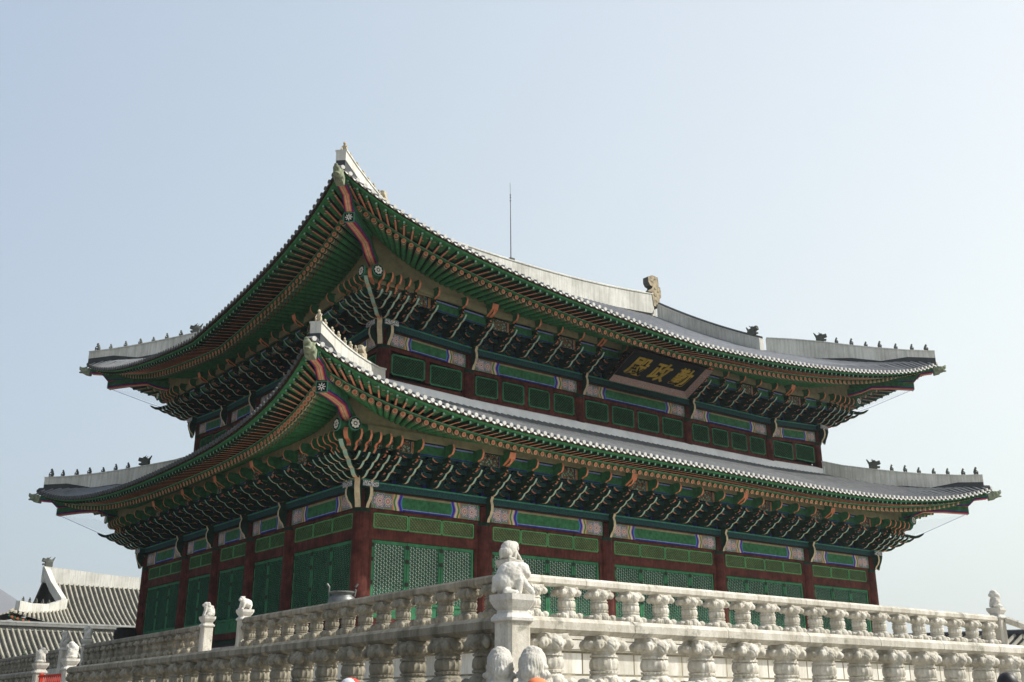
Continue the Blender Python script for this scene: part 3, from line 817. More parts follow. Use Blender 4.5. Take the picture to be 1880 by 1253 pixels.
# painted beam head over each column
m = MB(); poly = [(-1.30, .98), (-1.50, 1.02), (-1.90, 1.24), (-1.97, 1.46), (-1.85, 1.54), (-1.2, 1.56)]
m.prism(poly, -.15, .15, 'yz', 'green', ['green_dark', 'orange', 'salmon', 'green', 'green', 'green'])
BH_ME = m.mesh('beam_head')
# S-shaped crest on each column
m = MB(); poly = [(-.34, .02), (-.40, -.04), (-.46, .10), (-.58, .22), (-.66, .40), (-.66, .58), (-.60, .74), (-.68, .90), (-.52, .92), (-.3, .92)]
m.prism(poly, -.06, .06, 'yz', 'green_dark', ['cream', 'cream', 'cream', 'cream', 'cream', 'cream', 'cream', 'cream', 'green_dark', 'green_dark'])
CREST = m.mesh('column_crest')

def bracket(S, u, wall, z, kinds=(0, 1, 2), core=True):
    M = S @ T(u, wall, z)
    b = hp('bracket_set', None, M=M, me=CM) if core else hp('bracket_set', None, M=M, me=None)
    for k in kinds: hp('tongue', None, M=M, parent=b, me=TG[k])
    hp('bracket_head', None, M=M, parent=b, me=HD)
def vis(side, st, u, L):
    if side in ('front', 'left'): return True
    if side == 'right': return u < L*.30
    return u > L*.70
NB = {'front': (3, 4, 4, 4, 3), 'left': (3, 2, 2, 2, 3)}
NBU = {'front': (2, 4, 4, 4, 2), 'left': (2, 2, 2, 2, 2)}
ND = {'front': (3, 4, 4, 4, 3), 'left': (3, 2, 2, 2, 3)}
NW = {'front': (2, 4, 4, 4, 2), 'left': (2, 2, 2, 2, 2)}
for side, S, L in SIDES:
    key = 'front' if side in ('front', 'back') else 'left'
    near = side in ('front', 'left')
    # ---------------- lower storey walls
    bays = BL_F if key == 'front' else BL_L
    for i in range(5):
        u0, u1 = bays[i]+.27, bays[i+1]-.27
        hp('painted_beam', painted_beam(S, L, 'lower', u0, u1, -.19, .02, .60))
        m = MB()
        slab(m, S, L, 'lower', u0, u1, -.13, .12, -.10, .015, 'red_wood')
        slab(m, S, L, 'lower', u0, u1, -.12, .12, -1.06, -.68, 'red_wood')
        slab(m, S, L, 'lower', u0, u1, -.12, .12, -4.02, -3.76, 'red_wood')
        slab(m, S, L, 'lower', u0, u1, -.05, .05, HZ+.2, -4.022, 'green_dark')
        slab(m, S, L, 'lower', u0, u1, -.14, .14, HZ, HZ+.2, 'red_dark')
        for a in (u0, u1-.16): slab(m, S, L, 'lower', a, a+.16, -.10, .10, -3.758, -1.062, 'red_wood')
        for a in (u0, u1-.16): slab(m, S, L, 'lower', a, a+.16, -.10, .10, -.678, -.102, 'red_wood')
        hp('wall_frame', m)
        n = ND[key][i]; w0, w1 = u0+.17, u1-.17
        if near:
            w = (w1-w0)/n
            for k in range(n):
                d = door(w-.02, 2.68)
                o = hp('door', None, M=S @ T(w0+w*k+.01, -.02, -3.75), me=d[0])
                for nm, me in (('lattice', d[1]), ('paper', d[2])): hp(nm, None, M=S @ T(w0+w*k+.01, -.02, -3.75), me=me, parent=o)
                for zz in (1.2, 2.0, 2.5): hp('hinge', None, M=S @ T(w0+w*k+.0, -.02, -3.75+zz), me=d[3], parent=o)
                p = panel('transom', w-.015, .56)
                o = hp('transom', None, M=S @ T(w0+w*k+.007, -.05, -.67), me=p[0])
                hp('lattice', None, M=S @ T(w0+w*k+.007, -.05, -.67), me=p[1], parent=o)
                hp('backing', None, M=S @ T(w0+w*k+.007, -.05, -.67), me=p[2], parent=o)
    m = MB(); slab(m, S, L, 'lower', .3, L-.3, .16, .24, HZ, 3.2, 'inner_dark'); hp('inner_wall', m)
    # plate beam with its thin red line and bright upper edge; ends run past the corner
    m = MB()
    slab(m, S, L, 'lower', -.62, L+.62, -.36, .30, .665, .87, 'scroll_teal')
    slab(m, S, L, 'lower', -.64, L+.64, -.385, .30, .873, .925, 'teal_light')
    slab(m, S, L, 'lower', -.3, L+.3, -.22, .25, .605, .64, 'red_wood')
    for uu in (-.66, L+.62): slab(m, S, L, 'lower', uu, uu+.04, -.34, .28, .68, .86, 'lotus')
    hp('plate_beam', m)
    m = MB(); slab(m, S, L, 'lower', -.05, L+.05, -.06, .0, .93, 3.1, 'scroll_teal'); hp('bracket_wall', m)
    # ---------------- upper storey walls
    bays = BU_F if key == 'front' else BU_L
    Z = 6.54
    for i in range(5):
        u0, u1 = bays[i]+.22, bays[i+1]-.22
        hp('painted_beam', painted_beam(S, L, 'upper', u0, u1, IN-.17, Z+.02, Z+.56))
        m = MB()
        yy0, yy1 = IN-.10, IN+.10
        slab(m, S, L, 'upper', u0, u1, yy0, yy1, Z-.14, Z+.015, 'red_wood')
        slab(m, S, L, 'lower', u0, u1, yy0+.001, yy1, Z-1.35, Z-1.06, 'red_wood')
        n = NW[key][i]; w = (u1-u0)/n
        for k in range(n+1):
            a = u0+w*k; hw = .11 if 0 < k < n else .10
            a0, a1 = max(u0, a-hw), min(u1, a+hw)
            slab(m, S, L, 'upper', a0, a1, yy0+.01, yy1, Z-1.08, Z-.142, 'red_wood')
        hp('wall_frame', m)
        if near:
            for k in range(n):
                p = panel('window', w-.24, .86)
                lf = lift('upper', u0+w*(k+.5), L)*.8
                M = S @ T(u0+w*k+.12, IN-.06, Z-1.04+lf)
                o = hp('window', None, M=M, me=p[0]); hp('lattice', None, M=M, me=p[1], parent=o); hp('backing', None, M=M, me=p[2], parent=o)
    m = MB(); slab(m, S, L, 'lower', IN+.3, L-IN-.3, IN+.16, IN+.24, Z-2.4, Z+2.7, 'inner_dark'); hp('inner_wall', m)
    bl = bays
    m = MB()
    cuts = [IN-.6, bl[1], bl[4], L-IN+.6]
    for a, b in zip(cuts[:-1], cuts[1:]):
        a += .001
        slab(m, S, L, 'upper', a, b, IN-.36, IN+.30, Z+.62, Z+.84, 'scroll_teal')
        slab(m, S, L, 'upper', a, b, IN-.385, IN+.30, Z+.843, Z+.895, 'teal_light')
        slab(m, S, L, 'upper', max(a, IN-.3), min(b, L-IN+.3), IN-.22, IN+.25, Z+.562, Z+.60, 'red_wood')
    for uu in (IN-.66, L-IN+.62): slab(m, S, L, 'upper', uu, uu+.04, IN-.34, IN+.28, Z+.64, Z+.83, 'lotus')
    hp('plate_beam', m)
    m = MB(); slab(m, S, L, 'lower', IN-.05, L-IN+.05, IN-.06, IN, Z+.9, Z+2.9, 'scroll_teal'); hp('bracket_wall', m)
    # ---------------- brackets
    for st, bays, NN, wall, zb in (('lower', BL_F if key == 'front' else BL_L, NB, 0.0, .93), ('upper', BU_F if key == 'front' else BU_L, NBU, IN, 7.435)):
        E = EAVE[st]
        for i in range(5):
            n = NN[key][i]
            for k in range(n+1):
                u = bays[i]+(bays[i+1]-bays[i])*k/(n+1)
                if not vis(side, st, u, L): continue
                if i == 0 and k == 0: continue
                z = zb+lift(st, u, L)
                bracket(S, u, wall, z)
                if k == 0:
                    hp('beam_head', None, M=S @ T(u, wall, z), me=BH_ME)
                    hp('column_crest', None, M=S @ T(u, wall, z-.93), me=CREST)
        # near both corners: extra arms stepping past the corner
        for c in (0, 1):
            uc = bays[0] if c == 0 else bays[-1]; sg = -1 if c == 0 else 1
            if not vis(side, st, uc, L): continue
            z = zb+lift(st, uc, L)
            for q, kk in ((-.45, (0, 1, 2)), (0.0, (0, 1, 2)), (.42, (0, 1, 2)), (.80, (1, 2)), (1.18, (2,))):
                bracket(S, uc+sg*q, wall, z, kk, core=(q <= 0))
            hp('column_crest', None, M=S @ T(uc, wall, z-.93), me=CREST)
        # longitudinal tie beams between bracket tiers
        m = MB()
        for k in range(4):
            o = .36*k+.12; zz = zb+.41+.215*k
            ua, ub = bays[0]-o, bays[-1]+o
            cuts = [ua, bays[1], bays[4], ub]
            for a, b in zip(cuts[:-1], cuts[1:]):
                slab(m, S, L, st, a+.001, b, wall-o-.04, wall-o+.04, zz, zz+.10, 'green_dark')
        hp('tie_beam', m)
        # painted board under the purlin
        m = MB(); o = 1.32
        zt = E['pz']-.28
        cuts = []
        for i in range(5):
            n = NN[key][i]
            for k in range(n+1): cuts.append(bays[i]+(bays[i+1]-bays[i])*k/(n+1))
        cuts = [bays[0]-o]+cuts[1:]+[bays[-1]+o]
        for j, (a, b) in enumerate(zip(cuts[:-1], cuts[1:])):
            kind = j % 3
            y0 = wall-o
            slab(m, S, L, st, a+.001, b, y0, y0+.07, zt-.44, zt, 'scroll' if kind == 0 else 'green')
            if kind:
                slab(m, S, L, st, a+.08, b-.08, y0-.004, y0, zt-.44, zt-.39, 'blue')
                slab(m, S, L, st, a+.08, b-.08, y0-.004, y0, zt-.06, zt-.01, 'blue_pale')
            else:
                for q, mt in ((.0, 'salmon'), (.06, 'ochre'), (.12, 'blue')):
                    slab(m, S, L, st, b-.1-q, b-.06-q, y0-.004, y0, zt-.42, zt-.02, mt)
        hp('purlin_board', m)
        # eave purlin with round painted ends, and the plaster wedge under the rafters
        po = E['po']; zp = E['pz']-.16
        cx = E['wall']-1.5   # corner crossing coordinate
        m = MB(); e0, e1 = cx-.42, L-cx+.42; zp += max(0, lift(st, cx, L))
        for ua, ub in ((e0, e0+1.1), (e1-1.1, e1)): m.tube([S @ Vector((ua, -po, zp)), S @ Vector((ub, -po, zp))], .16, 16, 'green')
        for a, b in ((cx+.1, bays[1]), (bays[1], bays[4]), (bays[4], L-cx-.1)): slab(m, S, L, st, a+.001, b, -po-.05, -po+.05, E['pz']-.27, E['pz']-.0, 'beige')
        hp('eave_purlin', m, 40)
        for ue, sg in ((e0, -1), (e1, 1)):
            m = MB(); prof = [(.235, 0), (.235, .05)]
            m.lathe([(.24, 0), (.24, .05)], 20, 'teal_light', T(0, 0, 0))
            m.lathe([(.215, .05), (.215, .056)], 20, 'black')
            for a in range(8):
                an = a*PI/4; m.lathe([(.05, .056), (.05, .062)], 8, 'white', T(.12*math.cos(an), .12*math.sin(an), 0))
            m.lathe([(.045, .056), (.045, .062)], 8, 'white')
            Mx = Matrix(((0, 0, sg, 0), (0, 1, 0, 0), (-sg, 0, 0, 0), (0, 0, 0, 1)))
            hp('purlin_end', m, M=S @ T(ue-sg*.0, -po, zp) @ Mx)

def zpur(E, u, L):
    e = min(u, L-u)-E['wall']
    R0 = 5.0 if E['wall'] == 0 else 6.5
    return E['pz']+.10+.34*max(0, min(1, (R0-2-e)/R0))**1.4

# ---- rafters
def rafter_mesh(ln):
    m = MB(); r = .10; Mx = Matrix.Rotation(-PI/2, 4, 'X')
    prof = [(.088, 0), (.10, .0), (.10, .05), (.10, .10), (.10, .16), (.10, .22), (.10, .30), (.10, .38), (.10, .43), (.10, .47), (.10, ln)]
    m.lathe(prof, 12, 'rafter_green', Mx, ['cream', 'green', 'olive', 'cream', 'olive', 'teal_light', 'olive', 'green', 'olive', 'rafter_green'])
    # painted end: orange star on a cream flower
    N = 24
    ringm = lambda r0, r1, y, mt, wob=0: m.add([((r0)*math.cos(2*PI*k/N), y, (r0)*math.sin(2*PI*k/N)) for k in range(N)]+[((r1+wob*math.cos(6*2*PI*k/N))*math.cos(2*PI*k/N), y, (r1+wob*math.cos(6*2*PI*k/N))*math.sin(2*PI*k/N)) for k in range(N)], [(k, (k+1) % N, (k+1) % N+N, k+N) for k in range(N)], mt)
    ringm(.090, .099, -.002, 'deep_red'); ringm(.046, .090, -.003, 'cream'); ringm(.0, .056, -.005, 'orange', .020)
    for k in range(6):
        a = k*PI/3+PI/6; m.add([(.066*math.cos(a)+.012*math.cos(b), -.005, .066*math.sin(a)+.012*math.sin(b)) for b in (0, PI/2, PI, 1.5*PI)], [(0, 1, 2, 3)], 'orange')
    return m.mesh('rafter', 40)
RF = {2.6: rafter_mesh(2.6), 3.3: rafter_mesh(3.3), 4.2: rafter_mesh(4.2)}
def flying_mesh():
    ln = 1.5; m = MB(); a, b = .058, .07
    m.box(-a*.8, a*.8, 0, ln, -b*.75, b, ['green_dark', 'green_dark', 'teal_light', 'green_dark', 'green_dark', 'green_dark'])
    segs = [(.0, .06, 'green_bright'), (.06, .12, 'ochre'), (.12, .18, 'teal'), (.18, .22, 'ochre'), (.22, .25, 'blue'), (.25, .30, 'white'), (.30, .33, 'deep_red'), (.33, ln, 'salmon')]
    for y0, y1, mt in segs: m.box(-a*.58, a*.58, y0+.001, y1, -b*.75-.006, -b*.75+.002, mt)
    m.box(-.03, .03, -.006, .0, -.025, .04, 'paleg')
    return m.mesh('flying_rafter')
FM = flying_mesh()
flower = MB()
for k in range(5):
    a = k*2*PI/5; flower.box(.045*math.cos(a)-.022, .045*math.cos(a)+.022, .045*math.sin(a)-.022, .045*math.sin(a)+.022, -.004, 0, 'pink')
flower.box(-.02, .02, -.02, .02, -.006, 0, 'white')
raf = []; fly = []; SOF = {}
def xf(E3, I3):
    y = (I3-E3).normalized(); x = y.cross(Vector((0, 0, 1))).normalized(); z = x.cross(y)
    return Matrix(((x.x, y.x, z.x, E3.x), (x.y, y.y, z.y, E3.y), (x.z, y.z, z.z, E3.z), (0, 0, 0, 1)))
for st, E in EAVE.items():
    ins = E['ins']; dcB = E['dc']-ins
    for side, S, L in SIDES:
        n = int(round((L+2*dcB-.50)/.345)); K = E['K']
        for i in range(-1, n+2):
            u = -dcB+.25+(L+2*dcB-.50)*i/n
            if i == -1: u = -dcB+.001
            if i == n+1: u = L+dcB-.001
            t = (u-L/2)/(L/2+dcB)
            P = line(E, L, t, ins, -E['drop'], -E['dk'])
            if u < K: d = Vector((K-P.x, K-P.y, 0))
            elif u > L-K: d = Vector((L-K-P.x, K-P.y, 0))
            else: d = Vector((0, 1, 0))
            d.normalize()
            q = (-E['po']-P.y)/d.y; ux = P.x+d.x*q
            I = Vector((ux, -E['po'], max(zpur(E, ux, L), P.z+.10*q)))
            sl = (I.z-P.z)/q if q > .3 else .4
            sl = min(sl, .55)
            far = max(q, 0)+1.6
            SOF.setdefault((st, side), []).append((P+Vector((0, 0, .104)), P+Vector((d.x*q, d.y*q, sl*q+.104)), P+Vector((d.x*far, d.y*far, sl*far+.104))))
            if i in (-1, n+1): continue
            Mw = S @ xf(P, P+Vector((d.x, d.y, sl)))
            ln = 2.6 if q < 1.8 else (3.3 if q < 2.5 else 4.2)
            raf.append((Mw, ln, side))
            # flying rafter on top
            inr = P+Vector((0, 0, .25))
            r = -d
            tipo = -line(E, L, t, .2).y
            kk = (tipo+P.y)/(-r.y) if abs(r.y) > .2 else .9
            tu = P.x+r.x*kk; tt = max(-1, min(1, (tu-L/2)/(L/2+E['dc']-.2)))
            tipo = -line(E, L, tt, .2).y; kk = (tipo+P.y)/(-r.y); tu = P.x+r.x*kk
            tt = max(-1, min(1, (tu-L/2)/(L/2+E['dc']-.2)))
            tip = Vector((tu, -tipo, line(E, L, tt, .2, -.17).z))
            inr = inr+d*.22
            ln2 = (inr-tip).length
            fly.append((S @ xf(tip, inr) @ Matrix.Diagonal((1, ln2/1.5, 1, 1)), None, side))
def near_first(lst):
    return sorted(lst, key=lambda a: (a[0].translation-CAMPOS).length+(0 if a[2] in ('front', 'left') else 40))
def many(name, lst, mesh_of):
    lst = near_first(lst)
    for M, ln, s in lst[:100]: hp(name, None, M=M, me=mesh_of(ln))
    bm = bmesh.new(); mats = None
    for M, ln, s in lst[100:]:
        me = mesh_of(ln); k = len(bm.verts); bm.from_mesh(me)
        bm.verts.ensure_lookup_table()
        for v in bm.verts[k:]: v.co = M @ v.co
    me = bpy.data.meshes.new(name); bm.to_mesh(me); bm.free()
    for mt in mesh_of(2.6).materials: me.materials.append(mt)
    o = hp(name, None, me=me); o['kind'] = 'stuff'
many('rafter', raf, lambda ln: RF[ln])
many('flying_rafter', fly, lambda ln: FM)

# ---- eave boards, fascias, roof surface
def strip(m, S, L, la, lb, mat, N=90):
    for i in range(N):
        t0, t1 = -1+2*i/N, -1+2*(i+1)/N
        m.quad(S @ la(t0), S @ la(t1), S @ lb(t1), S @ lb(t0), mat)
for st, E in EAVE.items():
    ins, dr, dk = E['ins'], -E['drop'], -E['dk']
    for side, S, L in SIDES:
        ln = lambda i, dz, k=0: (lambda t: line(E, L, t, i, dz, k))
        m = MB()
        # tile-bearing board and upper fascia
        strip(m, S, L, ln(.03, -.035), ln(.03, .055), 'brown_board'); strip(m, S, L, ln(.03, -.035), ln(.13, -.04), 'brown_board')
        strip(m, S, L, ln(.09, -.10), ln(.09, -.038), 'green_bright'); strip(m, S, L, ln(.09, -.10), ln(.20, -.10), 'green_bright')
        hp('fascia', m)
        m = MB(); strip(m, S, L, ln(.13, -.095), ln(ins+.02, dr+.31, dk), 'green_bright')
        nf = int((L+2*E['dc'])/.345)
        for i in range(nf+1):      # painted blossoms on the boards
            tt = -0.985+1.97*(i+.5)/(nf+1)
            for f, mt in ((.32, 'pink'), (.72, 'salmon')):
                p = ln(.13, -.095)(tt).lerp(ln(ins+.02, dr+.31, dk)(tt), f)+Vector((0, 0, -.012))
                for q in range(4):
                    a = q*PI/2; c = p+Vector((.035*math.cos(a), .035*math.sin(a), 0)); h = .022
                    m.quad(S @ (c+Vector((-h, -h, 0))), S @ (c+Vector((h, -h, 0))), S @ (c+Vector((h, h, 0))), S @ (c+Vector((-h, h, 0))), mt)
        hp('eave_board', m)
        m = MB()
        strip(m, S, L, ln(ins-.05, dr+.10, dk), ln(ins-.05, dr+.185, dk), 'green_bright'); strip(m, S, L, ln(ins-.05, dr+.10, dk), ln(ins+.12, dr+.10, dk), 'green_bright')
        strip(m, S, L, ln(ins-.075, dr+.13, dk), ln(ins-.075, dr+.15, dk), 'paleg')
        hp('fascia', m)
        m = MB()
        def inner(t, up_=.11):
            cxx = E['wall']-1.5
            u = L/2+t*(L/2-cxx); return Vector((u, -E['po'], zpur(E, u, L)+up_))
        def inner2(t):
            u = L/2+t*(L/2-E['wall']); return Vector((u, E['wall'], zpur(E, u, L)+.75))
        sf = SOF[(st, side)]
        for (a0, a1, a2), (b0, b1, b2) in zip(sf[:-1], sf[1:]):
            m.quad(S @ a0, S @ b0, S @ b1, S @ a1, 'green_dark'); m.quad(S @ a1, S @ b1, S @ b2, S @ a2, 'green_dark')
        hp('eave_board', m)
        m = MB()
        zb0 = E['pz']-.15
        for (a0, a1, a2), (b0, b1, b2) in zip(sf[:-1], sf[1:]):
            A, B = Vector((a1.x, -E['po']+.02, a1.z-.02)), Vector((b1.x, -E['po']+.02, b1.z-.02))
            m.quad(S @ Vector((A.x, A.y, zb0)), S @ Vector((B.x, B.y, zb0)), S @ B, S @ A, 'beige')
        hp('plaster_wedge', m)

GX0, GX1 = 3.75, FX-3.75          # gable planes of the upper roof
RZM, RZE = 16.05, 16.6            # ridge base height mid / ends
def ridge_z(u): return RZM+(RZE-RZM)*abs((u-FX/2)/(FX/2-4))**2.2
def roofz(st, L, side, u, y):
    """surface height at side-local (u, y)"""
    E = EAVE[st]; t = (u-L/2)/(L/2+E['dc']); t = max(-1, min(1, t))
    P = line(E, L, t); s = y-P.y
    if st == 'upper':
        zr = RZM; v = s/(LY/2+E['dm'])
        w_ = wz(E, L, t)[1]
        return P.z+(zr-P.z)*(.75*v+.25*v*v)+.06+.36*min(1, max(0, s)/.8)*w_
    e = min(u, L-u)+E['dc']
    zt = 4.90+.35*max(0, 1-e/11); v = s/(IN-P.y)
    return P.z+(zt-P.z)*(.85*v+.15*v*v)+.06+.36*min(1, max(0, s)/.8)*wz(E, L, t)[1]*max(0, 1-v)**.5
SPT = .325
disc = 8
for st, E in EAVE.items():
    for side, S, L in SIDES:
        m = MB(); n = int(round((L+2*E['dc']-.3)/SPT)); cols = []
        for i in range(n+1):
            u = -E['dc']+.15+(L+2*E['dc']-.3)*i/n
            t = (u-L/2)/(L/2+E['dc']); y0 = line(E, L, t).y
            dg = min(u, L-u)
            if st == 'lower': y1 = min(dg, IN+.02)
            elif side in ('front', 'back'): y1 = LY/2 if GX0 < u < FX-GX0 else dg
            else: y1 = min(dg, GX0+.6)
            y1 = max(y1, y0+.05)
            k = max(2, int((y1-y0)/.9))
            cols.append([Vector((u, y0+(y1-y0)*j/k, roofz(st, L, side, u, y0+(y1-y0)*j/k))) for j in range(k+1)])
        mt = 'tile' if side in ('front', 'right') else 'tile_dark'
        # pan surface (uniform rows between neighbouring columns)
        NJ = 12
        def samp(c, f):
            x = f*(len(c)-1); j = min(int(x), len(c)-2); return c[j].lerp(c[j+1], x-j)
        for a, b in zip(cols[:-1], cols[1:]):
            for j in range(NJ):
                m.quad(S @ samp(a, j/NJ), S @ samp(b, j/NJ), S @ samp(b, (j+1)/NJ), S @ samp(a, (j+1)/NJ), 'tile_dark')
        # cover ribs
        for c in cols:
            vs = []; fs = []; r = .078
            for p in c:
                for a in (0, 45, 90, 135, 180):
                    vs.append(S @ Vector((p.x+r*math.cos(R(a)), p.y, p.z+.012+r*1.1*math.sin(R(a)))))
            for j in range(len(c)-1):
                for q in range(4): fs.append((j*5+q, j*5+q+1, (j+1)*5+q+1, (j+1)*5+q))
            m.add(vs, fs, 'tile')
        hp('tile_slope', m)
        # end tiles: round caps and hanging crescents
        m = MB(); em = 'tile_white' if side in ('front', 'right') else 'tile_end_shade'  # left and back caps: their shade is put into a darker tile colour
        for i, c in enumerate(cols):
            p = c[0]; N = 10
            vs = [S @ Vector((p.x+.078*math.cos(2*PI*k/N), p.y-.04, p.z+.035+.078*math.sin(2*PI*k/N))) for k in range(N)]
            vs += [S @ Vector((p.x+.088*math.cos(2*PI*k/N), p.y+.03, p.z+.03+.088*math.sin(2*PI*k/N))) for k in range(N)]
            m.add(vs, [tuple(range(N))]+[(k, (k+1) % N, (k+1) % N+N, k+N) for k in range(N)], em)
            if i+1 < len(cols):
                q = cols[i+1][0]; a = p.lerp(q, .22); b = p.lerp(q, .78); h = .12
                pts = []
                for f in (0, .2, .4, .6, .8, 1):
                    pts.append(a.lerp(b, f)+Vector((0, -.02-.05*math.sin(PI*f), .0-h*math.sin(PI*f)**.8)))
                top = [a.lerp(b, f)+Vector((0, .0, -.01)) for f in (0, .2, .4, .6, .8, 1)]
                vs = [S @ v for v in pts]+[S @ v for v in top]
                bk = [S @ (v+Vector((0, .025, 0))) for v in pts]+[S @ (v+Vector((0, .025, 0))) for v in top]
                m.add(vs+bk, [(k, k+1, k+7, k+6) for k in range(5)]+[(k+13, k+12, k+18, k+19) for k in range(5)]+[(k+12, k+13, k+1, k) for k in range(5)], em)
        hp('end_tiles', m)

# white band between the lower roof and the upper wall
for side, S, L in SIDES:
    m = MB(); N = 30
    for i in range(N):
        a, b = IN-.35+(L-2*IN+.7)*i/N, IN-.35+(L-2*IN+.7)*(i+1)/N
        f = lambda u: max(0, 1-(min(u, L-u)+4.76)/11)*.35
        za, zb_ = 4.85+f(a), 4.85+f(b); h = .46
        P = lambda u, y, z: S @ Vector((u, y, z))
        m.hexa([P(a, IN-.30, za-.2), P(b, IN-.30, zb_-.2), P(b, IN-.06, zb_-.2), P(a, IN-.06, za-.2), P(a, IN-.30, za+h-.12), P(b, IN-.30, zb_+h-.12), P(b, IN-.06, zb_+h), P(a, IN-.06, za+h)], 'limewash')
    hp('ridge_band', m)

# ---- plastered ridges
def ridge_wall(pts, hs, w, name='ridge', cap='tile_dark', mat='plaster', endmat=None):
    """wall along pts (base points), heights hs; with a rounded dark cap"""
    m = MB(); n = len(pts)
    L_, R_ = [], []
    for i, p in enumerate(pts):
        d = (pts[min(i+1, n-1)]-pts[max(i-1, 0)]); d.z = 0; d.normalize(); s = Vector((-d.y, d.x, 0))*w/2
        L_.append(s)
    for i in range(n-1):
        a, b = pts[i], pts[i+1]; sa, sb = L_[i], L_[i+1]; ha, hb = Vector((0, 0, hs[i])), Vector((0, 0, hs[i+1]))
        m.hexa([a-sa, b-sb, b+sb, a+sa, a-sa+ha, b-sb+hb, b+sb+hb, a+sa+ha], mat)
        ca, cb = sa*1.18, sb*1.18; e = Vector((0, 0, .05))
        m.hexa([a-ca+ha-e*.2, b-cb+hb-e*.2, b+cb+hb-e*.2, a+ca+ha-e*.2, a-ca+ha+e, b-cb+hb+e, b+cb+hb+e, a+ca+ha+e], mat)
    top = [p+Vector((0, 0, h+.05)) for p, h in zip(pts, hs)]
    if cap: m.tube([t_ for t_ in top], w*.34, 10, cap)
    return hp(name, m)
NR = 28
pts = []; hs = []
for i in range(NR+1):
    u = 4.07+(FX-8.14)*i/NR; pts.append(Vector((u, LY/2, ridge_z(u)-.15))); hs.append(1.18+.10*abs(2*i/NR-1)**2)
ridge_wall(pts, hs, .42, cap='plaster')
def figure_mesh():
    return blob('ridge_figure', [('e', (0, 0, .13), (.06, .07, .10)), ('e', (.02, 0, .22), (.05, .06, .08)), ('e', (.055, 0, .315), (.045, .04, .05)),
        ('c', (0, .05, .10), (.11, .06, .11), .028, .024), ('c', (.11, .06, .11), (.10, .06, .0), .024, .022), ('c', (0, -.05, .10), (.11, -.06, .11), .028, .024), ('c', (.11, -.06, .11), (.10, -.06, .0), .024, .022),
        ('c', (.03, .065, .24), (.12, .065, .13), .02, .016), ('c', (.03, -.065, .24), (.12, -.065, .13), .02, .016), ('b', (0, 0, .015), (.09, .075, .02)), ('e', (.10, 0, .30), (.02, .02, .015))], 'clay_dark', .012, smooth_it=2)
def ridge_dragon():
    return blob('ridge_dragon', [('b', (0, 0, .14), (.20, .11, .15)), ('b', (.22, 0, .34), (.16, .10, .10), (0, -.25, 0)), ('b', (.22, 0, .13), (.13, .09, .05), (0, .15, 0)),
        ('c', (-.12, 0, .25), (-.30, 0, .55), .09, .03), ('e', (.08, 0, .44), (.09, .11, .08)), ('c', (.05, .08, .45), (-.06, .1, .56), .035, .015), ('c', (.05, -.08, .45), (-.06, -.1, .56), .035, .015), ('e', (-.05, 0, .3), (.16, .1, .14)), ('e', (.34, 0, .44), (.05, .07, .04))], 'clay_dark', .018, smooth_it=2)
FIG = figure_mesh(); RD = ridge_dragon()
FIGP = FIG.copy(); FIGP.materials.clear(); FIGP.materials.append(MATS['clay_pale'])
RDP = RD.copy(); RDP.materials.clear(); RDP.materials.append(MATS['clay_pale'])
def head_dragon():
    return blob('dragon_head', [('b', (-.16, 0, 0), (.16, .15, .19)), ('e', (.10, 0, .05), (.23, .17, .20)), ('e', (.30, 0, .10), (.15, .13, .11), (0, -.3, 0)), ('e', (.26, 0, -.08), (.14, .11, .05), (0, .25, 0)),
        ('e', (.15, .13, .14), (.06, .05, .06)), ('e', (.15, -.13, .14), (.06, .05, .06)), ('c', (.02, .12, .20), (-.12, .14, .34), .05, .02), ('c', (.02, -.12, .20), (-.12, -.14, .34), .05, .02), ('e', (.42, 0, .19), (.05, .07, .05)),
        ('e', (-.04, .15, 0), (.08, .05, .12)), ('e', (-.04, -.15, 0), (.08, .05, .12))], 'verdigris', .02, smooth_it=2)
HDR = head_dragon()
HIP = {'lower': ([(-1.35, 5.78), (-.6, 5.52), (.5, 5.27), (1.5, 5.07), (2.5, 4.92), (3.5, 4.82), (4.42, 4.80)], .40, .36),
       'upper': ([(-3.0, 12.92), (-2.0, 12.78), (-1.0, 12.58), (.2, 12.28), (1.3, 12.04), (2.3, 11.86), (3.33, 11.74)], .42, .36)}
